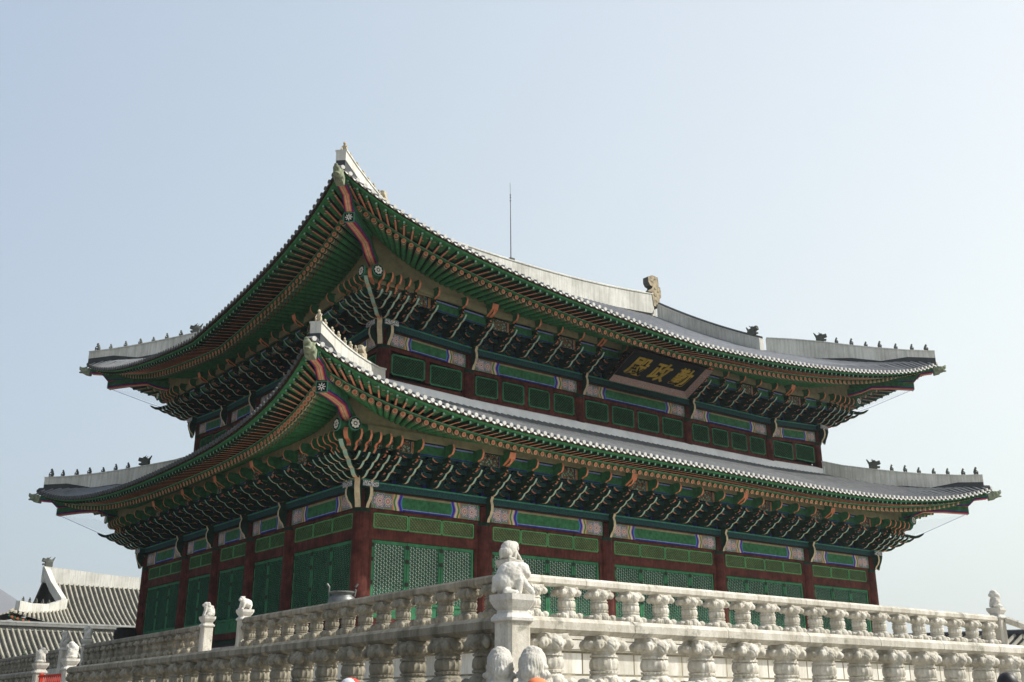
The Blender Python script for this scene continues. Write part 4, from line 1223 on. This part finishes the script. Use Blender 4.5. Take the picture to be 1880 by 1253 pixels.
for st, (prof, hh, w) in HIP.items():
    E = EAVE[st]
    for ci, (cx_, cy_, sx_, sy_) in enumerate(((0, 0, -1, -1), (FX, 0, 1, -1), (FX, LY, 1, 1), (0, LY, -1, 1))):
        P = lambda k, z: Vector((cx_+sx_*k, cy_+sy_*k, z))
        pts = [P(k, z-hh-(.6 if j < 3 else .35 if j < 5 else .0)) for j, (k, z) in enumerate(prof)]; hs = [hh+(.55 if j < 3 else .30 if j < 5 else -.05) for j in range(len(prof))]
        ridge_wall(pts, hs, w, 'hip_ridge', cap=None)
        yaw = math.atan2(sy_, sx_)
        m = MB(); bp_ = [p.copy() for p in pts]
        for a, b in zip(bp_[:-1], bp_[1:]):
            sd = Vector((-(b-a).y, (b-a).x, 0)).normalized()*w*.46; H = Vector((0, 0, .42))
            m.hexa([a-sd-H, b-sd-H, b+sd-H, a+sd-H, a-sd, b-sd, b+sd, a+sd], 'tile_dark')
        hp('ridge_base', m)
        # dark tile run-out under the ridge end
        kt = E['dc']
        m = MB(); m.tube([P(prof[-1][0]-.5, E['zc']+.10), P(kt-.12, E['zc']+.06)], .15, 10, 'tile_dark'); hp('hip_tile', m, 50)
        def top(k):
            for (k0, z0), (k1, z1) in zip(prof[:-1], prof[1:]):
                if k <= k1: return z0+(z1-z0)*(k-k0)/(k1-k0)
            return prof[-1][1]
        ks = [1.2, 1.68, 2.17, 2.7, 3.2, 3.75, 4.2] if st == 'lower' else [-.32, .24, .78, 1.3, 1.9, 2.5, 3.02]
        near = ci == 0
        for j, k in enumerate(ks):
            s = random.uniform(.92, 1.12)*(1.25 if j == 6 else 1)
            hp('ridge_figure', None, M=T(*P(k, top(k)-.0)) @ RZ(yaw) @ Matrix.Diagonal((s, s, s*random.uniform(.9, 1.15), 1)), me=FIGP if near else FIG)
        k = .56 if st == 'lower' else -.92
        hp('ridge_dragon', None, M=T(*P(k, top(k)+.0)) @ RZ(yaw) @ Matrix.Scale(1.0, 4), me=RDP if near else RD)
        # corner beams along the diagonal: painted underside in stripes
        zb_ = 0 if st == 'lower' else 6.73
        kpl = 3.73 if st == 'lower' else 2.38; zpl = 2.93 if st == 'lower' else 9.76
        w0 = E['wall']
        D = frame((cx_-sx_*0, cy_, 0), (sx_, sy_, 0))
        rt2 = math.sqrt(2)
        def beam(name, pathk, hgt, wd, plate=None):
            m = MB(); n = len(pathk)
            strips = [(-.5, -.40, 'blue'), (-.40, -.30, 'deep_red'), (-.30, -.16, 'salmon'), (-.16, -.05, 'cream'), (-.05, .05, 'orange'), (.05, .16, 'cream'), (.16, .30, 'salmon'), (.30, .40, 'deep_red'), (.40, .5, 'blue')]
            for (k0, z0), (k1, z1) in zip(pathk[:-1], pathk[1:]):
                X0, X1 = k0*rt2, k1*rt2
                for a, b, mt in strips:
                    m.quad(D @ Vector((X0, a*wd, z0)), D @ Vector((X1, a*wd, z1)), D @ Vector((X1, b*wd, z1)), D @ Vector((X0, b*wd, z0)), mt)
                for sg in (-.5, .5):
                    for f0, f1, mt in ((0, .12, 'deep_red'), (.12, .3, 'blue'), (.3, 1, 'green')):
                        m.quad(D @ Vector((X0, sg*wd, z0+hgt*f0)), D @ Vector((X1, sg*wd, z1+hgt*f0)), D @ Vector((X1, sg*wd, z1+hgt*f1)), D @ Vector((X0, sg*wd, z0+hgt*f1)), mt)
                m.quad(D @ Vector((X0, -.5*wd, z0+hgt)), D @ Vector((X1, -.5*wd, z1+hgt)), D @ Vector((X1, .5*wd, z1+hgt)), D @ Vector((X0, .5*wd, z0+hgt)), 'green_dark')
            k1, z1 = pathk[-1]; X1 = k1*rt2
            m.quad(D @ Vector((X1, -.5*wd, z1)), D @ Vector((X1, .5*wd, z1)), D @ Vector((X1, .5*wd, z1+hgt)), D @ Vector((X1, -.5*wd, z1+hgt)), 'green')
            return hp(name, m)
        z0 = zpl
        beam('corner_beam', [(kpl-5.2, z0-.95), (kpl-3.7, z0-.62), (kpl-2.27, z0-.37), (kpl-1.95, z0-.25), (kpl-1.55, z0-.02), (kpl-.8, z0-.06), (kpl, z0-.17)], .36, .36)
        ke = E['dc']-.28; ze_ = E['zc']-.52
        beam('hip_beam', [(kpl-.8, z0+.20), (kpl+.05, z0+.22), (ke-.45, ze_-.06), (ke, ze_)], .34, .32)
        # flower plate on the end of the corner beam
        m = MB(); X = kpl*rt2
        m.box(X, X+.03, -.2, .2, z0-.19, z0+.19, 'teal_light', D); m.box(X+.03, X+.036, -.165, .165, z0-.155, z0+.155, 'black', D)
        for a in range(8):
            Mx = D @ T(X+.036, 0, z0) @ Matrix.Rotation(a*PI/4, 4, 'X')
            m.box(0, .006, -.016, .016, .03, .13, 'white', Mx)
        hp('flower_plate', m)
        hd = hp('dragon_head', None, M=T(*P(E['dc']-.02, E['zc']-.36)) @ RZ(yaw) @ Matrix.Rotation(R(-12), 4, 'Y') @ Matrix.Scale(.98, 4), me=HDR)
        # diagonal bracket arms and crest at the corner column
        kc = -w0
        Db = T(cx_+sx_*kc, cy_+sy_*kc, (.93 if st == 'lower' else 7.435+.25)) @ RZ(yaw+PI/2)
        b = hp('bracket_set', None, M=Db)
        b.name = 'bracket_set'
        WM[b.name] = Db
        for kk in range(3): hp('tongue', None, M=Db, parent=b, me=TGD[kk])
        hp('tongue', None, M=Db @ T(0, -.36*1.38, .215), parent=b, me=TGD[2])
        hp('bracket_head', None, M=Db, parent=b, me=HDD)
        m = MB(); poly = [(-.42, .0), (-.5, -.05), (-.56, .15), (-.66, .4), (-.72, .62), (-.70, .85), (-.78, 1.0), (-.5, 1.02), (-.3, 1.0)]
        m.prism(poly, -.10, .10, 'yz', 'green_dark', ['cream']*7+['green_dark']*2); hp('column_crest', m, M=Db @ T(0, 0, -.93))
        # bird net below the corner
        if ci not in (1, 3): continue
        m = MB()
        base = zpl-.55
        a0 = P(kc+.4, base-1.35 if st == 'lower' else base-1.3); 
        for (ax, ay) in ((1, 0), (0, 1)):
            q = 2.3
            e1 = P(kpl-.1, zpl-.2); 
            w1_ = Vector((cx_+sx_*(kc+1.9-(q*1.0 if ax else 0)), cy_+sy_*(kc+1.9-(q if ay else 0)), base+.1))
            w2_ = Vector((cx_+sx_*(kc+.45-(1.2 if ax else 0)), cy_+sy_*(kc+.45-(1.2 if ay else 0)), base-1.3))
            w1_ = w1_.lerp(e1, .5); w2_ = w2_.lerp(a0, .4)
            m.quad(a0, e1, w1_, w2_, 'net')
        hp('bird_net', m)
        m = MB(); m.tube([a0, a0.lerp(P(kpl-.1, zpl-.2), .5)-Vector((0, 0, .10)), P(kpl-.1, zpl-.2)], .012, 5, 'blue_pale'); hp('net_cord', m)

# ---- gable walls and descending ridges of the upper roof
for gx, sg in ((GX0, -1), (FX-GX0, 1)):
    m = MB(); yl = []
    for i in range(17):
        y = 3.6+(LY-7.2)*i/16; yy = min(y, LY-y); yl.append((y, roofz('upper', FX, 'front', min(max(gx, GX0+.01), FX-GX0-.01), yy)))
    poly = [(y, z-.2) for y, z in yl]+[(LY-3.6, 11.2), (3.6, 11.2)]
    m.prism(poly, gx-.05*sg-.05, gx-.05*sg+.05, 'yz', 'red_dark', 'red_dark'); hp('gable', m)
    for s2 in (0, 1):
        pts = []; hs = []
        for i in range(13):
            f = i/12; y = LY/2-.2+(2.85-LY/2+.2)*f
            z = roofz('upper', FX, 'front', gx-.3*sg, y)-.15
            pts.append(Vector((gx+.15*sg, y if s2 == 0 else LY-y, z))); hs.append(.98+.12*(1-f)**2-.05*f)
        ridge_wall(pts, hs, .36, 'descending_ridge', cap='tile_dark')
        k = pts[-2]; hp('ridge_dragon', None, M=T(k.x, k.y, k.z+.95) @ RZ(R(-90 if s2 == 0 else 90)) @ Matrix.Scale(1.15, 4), me=RD)
    # ridge end ornament (profile in x-z, snout towards the middle)
    prof = [(-.52, 0), (-.60, .55), (-.66, .95), (-1.05, .92), (-.80, 1.10), (-.62, 1.22), (-.55, 1.35), (-.78, 1.42), (-.92, 1.62), (-.92, 2.0), (-.55, 2.18), (-.05, 2.14), (.02, 1.75), (.0, 1.50), (.14, 1.46), (.20, 1.20), (.20, .75), (.05, .60), (.0, 0)]
    zr = 16.93
    m = MB(); m.prism([(gx-.15*sg*-1+sg*(-a)*-1*.95, zr+b*.95) for a, b in prof], LY/2-.24, LY/2+.24, 'xz', 'clay', 'clay_dark')
    o = hp('ridge_end_ornament', m)
    for a_, b_, rr in ((-.62, 1.78, .10), (-.3, 1.3, .12), (-.35, .85, .16), (-.2, .4, .10), (-.28, 1.95, .07), (-.05, 1.1, .08)):
        m = MB(); Mx = T(gx+.15*sg+sg*a_*.95, LY/2, zr+b_*.95) @ Matrix.Rotation(PI/2, 4, 'X')
        m.lathe([(rr*.7, -.27), (rr, -.245), (rr, .245), (rr*.7, .27)], 12, 'clay', Mx)
        hp('scroll_boss', m, parent=o)

# ---- name board
PT, PB = (15.04, -1.20, 8.27), (15.04, .50, 7.34)
hb = Vector((0, PT[1]-PB[1], PT[2]-PB[2])); Hh = hb.length
zax = hb.normalized(); xax = Vector((1, 0, 0)); yax = zax.cross(xax)      # yax points inward/up (away from viewer)
Mb = Matrix(((xax.x, yax.x, zax.x, PB[0]), (xax.y, yax.y, zax.y, PB[1]), (xax.z, yax.z, zax.z, PB[2]), (0, 0, 0, 1)))
NBD = put('name_board', None, None, Mb)
NBD['label'] = 'black name board with three gold characters in a flowered frame, tilted under the upper eave'; NBD['category'] = 'sign'
m = MB(); m.box(-2.32, 2.32, .0, .08, .16, Hh-.05, 'board_black'); put('board', m.mesh('board'), NBD, Mb)
def flare(p):   # inner rectangle edge to outer edge, leaning towards the viewer
    m = MB(); m.hexa(p, ['rose', 'rose', 'rose', 'rose', 'rose', 'rose']); return m
iw, ow, th = 2.28, 2.52, .05
fr = -.22
def seg(ax, az, bx, bz, cx2, cz2, dx, dz):
    m = MB()
    a, b = Vector((ax, -.01, az)), Vector((bx, -.01, bz)); c, d = Vector((cx2, fr, cz2)), Vector((dx, fr, dz)); n = Vector((0, .05, 0))
    m.hexa([a, b, c, d, a+n, b+n, c+n, d+n], ['rose', 'brown_board', 'brown_board', 'brown_board', 'brown_board', 'brown_board']); return m
for q in ((-iw, .22, iw, .22, ow, -.02, -ow, -.02), (iw, Hh-.1, -iw, Hh-.1, -ow, Hh+.05, ow, Hh+.05), (-iw, Hh-.1, -iw, .22, -ow, -.02, -ow, Hh+.05), (iw, .22, iw, Hh-.1, ow, Hh+.05, ow, -.02)):
    put('frame', seg(*q).mesh('frame'), NBD, Mb)
for ch, cx2 in (('\u6bbf', -1.42), ('\u653f', 0.0), ('\u52e4', 1.42)):
    cu_ = bpy.data.curves.new('character', 'FONT'); cu_.body = ch; cu_.size = 1.02; cu_.extrude = .018; cu_.offset = .016; cu_.shear = .12
    cu_.align_x = 'CENTER'; cu_.align_y = 'CENTER'
    to = bpy.data.objects.new('tmp', cu_); COL.objects.link(to)
    dg = bpy.context.evaluated_depsgraph_get(); dg.update()
    me = bpy.data.meshes.new_from_object(to.evaluated_get(dg)); bpy.data.objects.remove(to)
    me.name = 'character'; me.materials.clear(); me.materials.append(MATS['gold'])
    xs = [v.co.x for v in me.vertices]; ys = [v.co.y for v in me.vertices]
    mx, my = (min(xs)+max(xs))/2, (min(ys)+max(ys))/2
    put('character', me, NBD, Mb @ T(cx2, -.022, Hh/2+.03) @ Matrix.Rotation(PI/2, 4, 'X') @ Matrix.Diagonal((1.02, 1.18, 1, 1)) @ T(-mx, -my, 0))

# lightning rod on the ridge
m = MB(); zr = 17.30
m.box(-.16, .16, -.16, .16, -.1, .12, 'clay_dark'); m.tube([(0, 0, .1), (-.02, 0, 2.4), (-.04, 0, 4.15)], [.032, .026, .02], 8, 'cable')
for z in (3.75, 3.95, 4.12): m.lathe([(.0, z-.06), (.055, z), (.0, z+.06)], 8, 'cable', T(-.035, 0, 0))
m.tube([(-.04, 0, 4.1), (-.06, 0, 4.9)], .012, 6, 'cable')
thing('lightning_rod', 'thin lightning rod standing on the white main roof ridge', 'lightning rod', (14.97, LY/2, 17.18), 0, None, m.mesh('lightning_rod'))

# ------------------------------------------------------------------ bronze vessels on the upper terrace
def tripod(x, y, ztop, label):
    t = thing('bronze_vessel', label, 'vessel', (x, y, HZ))
    h = ztop-HZ
    m = MB(); m.lathe([(.12, h-1.00), (.30, h-.93), (.42, h-.74), (.45, h-.58), (.41, h-.44), (.33, h-.38), (.32, h-.34), (.40, h-.29), (.40, h-.25), (.36, h-.25), (.30, h-.30)], 32, 'bronze')
    put('bowl', m.mesh('bowl', 50), t, T(x, y, HZ))
    for a in (0, PI):
        m = MB(); aa = a-.66
        c, s = math.cos(aa), math.sin(aa)
        m.tube([(c*.40, s*.40, h-.40), (c*.43, s*.43, h-.2), (c*.42, s*.42, h-.1), (c*.50, s*.50, h)], [.03, .035, .035, .03], 8, 'bronze')
        put('handle', m.mesh('handle', 50), t, T(x, y, HZ))
    for k in range(3):
        a = k*2*PI/3+.4; c, s = math.cos(a), math.sin(a)
        m = MB(); m.tube([(c*.28, s*.28, h-.85), (c*.36, s*.36, (h-1)*.5), (c*.40, s*.40, 0)], [.09, .06, .07], 10, 'bronze')
        put('leg', m.mesh('leg', 50), t, T(x, y, HZ))
tripod(-1.75, -2.1, -2.92, 'bronze tripod vessel with two upright handles beside the near corner column')
t = thing('water_cauldron', 'dark round iron cauldron at the far left foot of the hall', 'cauldron', (-1.0, 20.9, HZ))
m = MB(); m.lathe([(.3, 0), (.34, .5), (.62, .75), (.78, 1.05), (.74, 1.3), (.60, 1.42), (.66, 1.46), (.62, 1.48)], 32, 'iron'); put('pot', m.mesh('pot', 50), t, T(-1.0, 20.9, HZ) @ Matrix.Diagonal((.72, .72, .95, 1)))

# ------------------------------------------------------------------ background buildings
def rib_slope(m, P0, P1, Q0, Q1, sp, r, sag=.08, mat='tile_far', und='tile_far_dark', n=8):
    """tiled slope: ridge line P0-P1 down to eave line Q0-Q1"""
    L = (P1-P0).length; k = max(2, int((Q1-Q0).length/sp))
    cols = []
    for i in range(k+1):
        f = i/k; a, b = P0.lerp(P1, f), Q0.lerp(Q1, f); c = []
        for j in range(n+1):
            s = j/n; p = a.lerp(b, s); p.z -= sag*(a-b).length*math.sin(PI*s)*.5; c.append(p)
        cols.append(c)
    for a, b in zip(cols[:-1], cols[1:]):
        for j in range(n): m.quad(a[j], b[j], b[j+1], a[j+1], und)
    d = (Q1-Q0).normalized()
    for c in cols:
        vs = []; fs = []
        for p in c:
            for an in (0, 60, 120, 180): vs.append(p+d*r*math.cos(R(an))+Vector((0, 0, r*1.2*math.sin(R(an))+.01)))
        for j in range(n):
            for q in range(3): fs.append((j*4+q, j*4+q+1, j*4+q+5, j*4+q+4))
        fs.append(tuple((n)*4+q for q in range(4)))
        m.add(vs, fs, mat)
# rear hall
HY = 65.0
t = thing('rear_hall', 'smaller hall behind on the left with pale tiled hip and gable roof and white ridges', 'hall', (20, HY, GZ))
A, B = Vector((5.9, HY, 3.45)), Vector((36, HY, 3.3))
ez = -.55
m = MB()
ey = HY-7.2
E0, E1 = Vector((1.9, ey, -.15)), Vector((40, ey, -.3))
G0 = Vector((7.1, HY-3.6, .95))
rib_slope(m, A+Vector((1.2, 0, 0)), B, Vector((7.1, ey, -.95)), Vector((36, ey, -.95)), .42, .10, .10)
# left hip piece of the front slope: fans to the upturned corner
k = 13
def tri(m, top0, top1, bot0, bot1, mat='tile_far'):
    rib_slope(m, top0, top1, bot0, bot1, .38, .12, .05, mat, n=5)
tri(m, Vector((2.3, ey+.5, .45)), G0, Vector((1.9, ey, .25)), Vector((7.1, ey, -.95)))
put('front_slope', m.mesh('front_slope'), t)
m = MB(); rib_slope(m, Vector((6.6, HY+3.6, 1.0)), Vector((6.6, HY-3.6, 1.0)), Vector((1.7, HY+7.2, .1)), Vector((1.7, ey, .1)), .45, .11, .05, 'tile_far'); put('side_slope', m.mesh('side_slope'), t)
m = MB(); rib_slope(m, A+Vector((0, .0, 0)), B, Vector((5.9, HY+7, -.9)), Vector((36, HY+7, -.9)), .8, .12, .1); put('back_slope', m.mesh('back_slope'), t)
m = MB(); m.prism([(HY-3.7, .9), (HY, 3.5), (HY+3.7, .9)], 6.5, 6.7, 'yz', 'tile_far_dark', 'tile_far_dark'); put('gable', m.mesh('gable'), t)
def wallrun(pts, h, w, mat='plaster'):
    m = MB()
    for a, b in zip(pts[:-1], pts[1:]):
        a, b = Vector(a), Vector(b); d = (b-a); d.z = 0; d.normalize(); s = Vector((-d.y, d.x, 0))*w/2; H = Vector((0, 0, h))
        m.hexa([a-s, b-s, b+s, a+s, a-s+H, b-s+H, b+s+H, a+s+H], mat)
    return m
put('ridge', wallrun([(5.7, HY, 3.35), (12, HY, 2.95), (20, HY, 2.85), (36, HY, 3.2)], 1.35, .5).mesh('ridge'), t)
put('descending_ridge', wallrun([(5.95, HY-.2, 3.8), (6.25, HY-1.8, 2.4), (6.75, HY-3.7, .95)], .85, .45).mesh('descending_ridge'), t)
put('hip_ridge', wallrun([(6.9, HY-3.6, .95), (5.2, HY-5.0, .35), (3.6, HY-6.1, .25), (2.5, ey+.4, .35)], .8, .45).mesh('hip_ridge'), t)
m = MB(); m.box(2.6, 38, ey+1.9, HY+5, GZ, -1.0, 'red_dark'); put('wall', m.mesh('wall'), t)
m = MB(); m.quad((1.9, ey+.1, .05), (7.1, ey+.1, -1.05), (7.1, ey+2.2, -.7), (3.2, ey+2.2, -.6), 'olive')
for i in range(26):
    f = i/25; m.tube([(1.9+5.4*f, ey+.1, .0-1.1*f**.8), (3.6+4*f, ey+2.4, -.75-.2*f)], .09, 6, 'orange' if i % 2 else 'green')
put('eaves', m.mesh('eaves'), t)
for k_ in range(6): put('ridge_figure', FIG, t, T(3.0+.6*k_, ey+.9+.42*k_, 1.12+.0*k_) @ RZ(R(225)) @ Matrix.Scale(1.15, 4))
put('ridge_end_ornament', RD, t, T(6.1, HY, 4.7) @ RZ(PI) @ Matrix.Scale(1.5, 4))
# corridor roof in front of it
t = thing('corridor', 'long low corridor with ribbed pale tile roof, left edge, in front of the rear hall', 'building', (5, 46, GZ))
m = MB(); rib_slope(m, Vector((-22, 45, -1.78)), Vector((30, 45, -1.78)), Vector((-22, 41.2, -3.85)), Vector((30, 41.2, -3.85)), .36, .10, .03, n=5); put('roof_slope', m.mesh('roof_slope'), t)
m = MB(); rib_slope(m, Vector((-22, 45, -1.78)), Vector((30, 45, -1.78)), Vector((-22, 48.8, -3.85)), Vector((30, 48.8, -3.85)), .7, .10, .03, n=3); put('roof_slope', m.mesh('roof_slope'), t)
m = MB(); m.box(-22, 30, 44.8, 45.2, -1.9, -1.45, 'granite_grey'); m.tube([(-22, 45, -1.4), (30, 45, -1.4)], .12, 8, 'granite_grey'); m.box(-22, 30, 44.70, 45.3, -1.68, -1.6, 'tile_far_dark'); put('ridge', m.mesh('ridge'), t)
m = MB(); m.box(-22, 30, 42.6, 47.4, GZ, -3.5, 'red_dark'); put('wall', m.mesh('wall'), t)
# far corridor to the right, glimpsed between balusters
t = thing('corridor', 'dark corridor roof glimpsed between the upper balusters at the right edge', 'building', (50, -4, GZ))
m = MB(); rib_slope(m, Vector((50, 12.5, -2.2)), Vector((50, -40, -3.2)), Vector((46, 12.5, -3.9)), Vector((46, -40, -4.9)), .55, .12, .05); put('roof_slope', m.mesh('roof_slope'), t)
m = MB(); m.tube([(50, -40, -3.15), (50, 12.5, -2.15)], .25, 8, 'tile_dark'); put('ridge', m.mesh('ridge'), t)
m = MB(); m.box(47.4, 52, -40, 12, GZ, -3.6, 'red_dark'); put('wall', m.mesh('wall'), t)

# small tree at the left edge, behind the balustrade
t = thing('tree', 'dark green tree top at the far left behind the terrace', 'tree', (-1.6, 38, GZ))
m = MB(); m.tube([(0, 0, 0), (.1, 0, 1.6), (0, .1, 3.4)], [.22, .16, .08], 8, 'bark')
for a in range(6): m.tube([(0, 0, 2+a*.25), (1.0*math.cos(a*1.1), 1.0*math.sin(a*1.1), 3+.2*a)], [.06, .02], 6, 'bark')
put('trunk', m.mesh('trunk', 60), t, T(-1.6, 38, GZ))
m = MB(); rnd = random.Random(3)
for c in range(22):
    cc = Vector((rnd.gauss(0, .8), rnd.gauss(0, .8), 3.2+rnd.gauss(0, .5)))
    for k in range(60):
        p = cc+Vector((rnd.gauss(0, .25), rnd.gauss(0, .25), rnd.gauss(0, .2))); s = .09
        a = Vector((rnd.uniform(-1, 1), rnd.uniform(-1, 1), rnd.uniform(-1, 1))).normalized()*s; b = a.cross(Vector((rnd.uniform(-1, 1), rnd.uniform(-1, 1), rnd.uniform(-1, 1)))).normalized()*s*.6
        m.quad(p-a, p-b, p+a, p+b, 'leaf')
put('crown', m.mesh('crown'), t, T(-1.6, 38, GZ))

# mountain on the left horizon
def mountain():
    m = MB(); nx, ny = 60, 16; rnd = random.Random(11); vs = []; fs = []
    ph = [(rnd.uniform(.004, .03), rnd.uniform(0, 6), rnd.uniform(4, 16)) for _ in range(9)]
    for j in range(ny+1):
        for i in range(nx+1):
            x = -900+1700*i/nx; y = 1450+900*j/ny
            d = j/ny; env = math.sin(PI*min(1, d*1.1))**.8
            h = 212*math.exp(-((x-150)/420)**2)*env+sum(a*math.sin(f*x+p+f*.7*y) for f, p, a in ph)*env
            vs.append((x, y, GZ-2+max(0, h)))
    for j in range(ny):
        for i in range(nx): a = j*(nx+1)+i; fs.append((a, a+1, a+nx+2, a+nx+1))
    m.add(vs, fs, 'mountain'); return m.mesh('mountain', 'all')
struct('mountain', mountain())

# ------------------------------------------------------------------ visitors in the courtyard (only the tops of their heads reach the frame)
def person_mesh(h, shirt, trousers, walk):
    s = h/1.72
    P = lambda x, y, z: (x*s, y*s, z*s)
    parts = [('e', P(0, 0, 1.62), (.078*s, .075*s, .11*s)), ('e', P(.075, 0, 1.60), (.018*s, .014*s, .02*s)), ('e', P(.0, .075, 1.61), (.015*s, .012*s, .03*s)), ('e', P(.0, -.075, 1.61), (.015*s, .012*s, .03*s)),
        ('c', P(0, 0, 1.44), P(.01, 0, 1.56), .055*s, .05*s), ('e', P(0, 0, 1.25), (.12*s, .20*s, .20*s)), ('e', P(0, 0, 1.40), (.09*s, .19*s, .07*s)), ('e', P(0, 0, 1.0), (.11*s, .16*s, .14*s))]
    for sg in (1, -1):
        parts += [('c', P(0, .19*sg, 1.40), P(-.02*sg*walk, .25*sg, 1.12), .05*s, .042*s), ('c', P(-.02*sg*walk, .25*sg, 1.12), P(.08, .24*sg, .88), .042*s, .03*s), ('e', P(.09, .24*sg, .82), (.022*s, .035*s, .06*s)),
            ('c', P(0, .09*sg, .95), P(.10*sg*walk, .10*sg, .50), .085*s, .06*s), ('c', P(.10*sg*walk, .10*sg, .50), P(.06*sg*walk, .10*sg, .07), .058*s, .04*s), ('e', P(.06*sg*walk+.06, .10*sg, .04), (.13*s, .048*s, .04*s))]
        for f in range(4): parts.append(('c', P(.085+.006*f, (.225+.012*f)*sg, .79), P(.10+.004*f, (.222+.012*f)*sg, .715+.01*abs(f-1.5)), .009*s, .008*s))
        parts.append(('c', P(.11, .215*sg, .83), P(.145, .21*sg, .79), .011*s, .009*s))
    def mf(c):
        z = c.z/s
        if z > 1.47: return 'skin'
        if z < .93 and abs(c.y/s) > .19: return 'skin'
        if z > .95: return shirt
        if z > .08: return trousers
        return 'hair'
    return blob('body', parts, 'skin', .014, mf, 3)
def person(xy, h, yaw, label, shirt, trousers, hat):
    t = thing('person', label, 'person', (xy[0], xy[1], GZ), yaw)
    M = T(xy[0], xy[1], GZ) @ RZ(yaw)
    put('body', person_mesh(h, shirt, trousers, 1), t, M)
    s = h/1.72
    put('hair', blob('hair', [('e', (-.014*s, 0, 1.645*s), (.088*s, .086*s, .108*s)), ('e', (-.045*s, 0, 1.58*s), (.06*s, .075*s, .09*s))], 'hair', .012), t, M)
    if hat:
        me = blob('cap', [('e', (0, 0, 1.70*s), (.100*s, .094*s, .075*s)), ('e', (.12*s, 0, 1.675*s), (.075*s, .065*s, .012*s))], hat, .010, (lambda c: 'cloth_white' if (c.x > 0.03 and hat == 'cap_red') else hat))
        put('cap', me, t, M)
person((-13.28, -23.50), 1.755, R(200), 'visitor in a red and white cap passing below the left balustrade, only the cap showing', 'cloth_grey', 'cloth_navy', 'cap_red')
person((-12.70, -25.62), 1.725, R(20), 'visitor in an orange cap at the bottom edge below the guardian beasts', 'cloth_white', 'cloth_grey', 'cap_orange')
person((-9.05, -27.70), 1.80, R(100), 'dark haired visitor at the bottom right edge, only the top of the head showing', 'cloth_navy', 'cloth_grey', None)

# ------------------------------------------------------------------ pale air over the whole scene
hm = bpy.data.materials.new('haze'); hm.use_nodes = True
hn = hm.node_tree
for n in list(hn.nodes): hn.nodes.remove(n)
ho = hn.nodes.new('ShaderNodeOutputMaterial'); hv = hn.nodes.new('ShaderNodeVolumePrincipled')
hv.inputs['Density'].default_value = 0.00032; hv.inputs['Color'].default_value = (0.93, 0.95, 0.99, 1); hv.inputs['Anisotropy'].default_value = 0.2
hn.links.new(hv.outputs[0], ho.inputs['Volume'])
MATS['haze'] = hm
m = MB(); m.box(-3010, 3010, -3010, 3010, GZ-1, 240, 'haze')
hz_ = put('haze', m.mesh('haze')); hz_['kind'] = 'stuff'; hz_['label'] = 'thin pale haze over the whole scene'
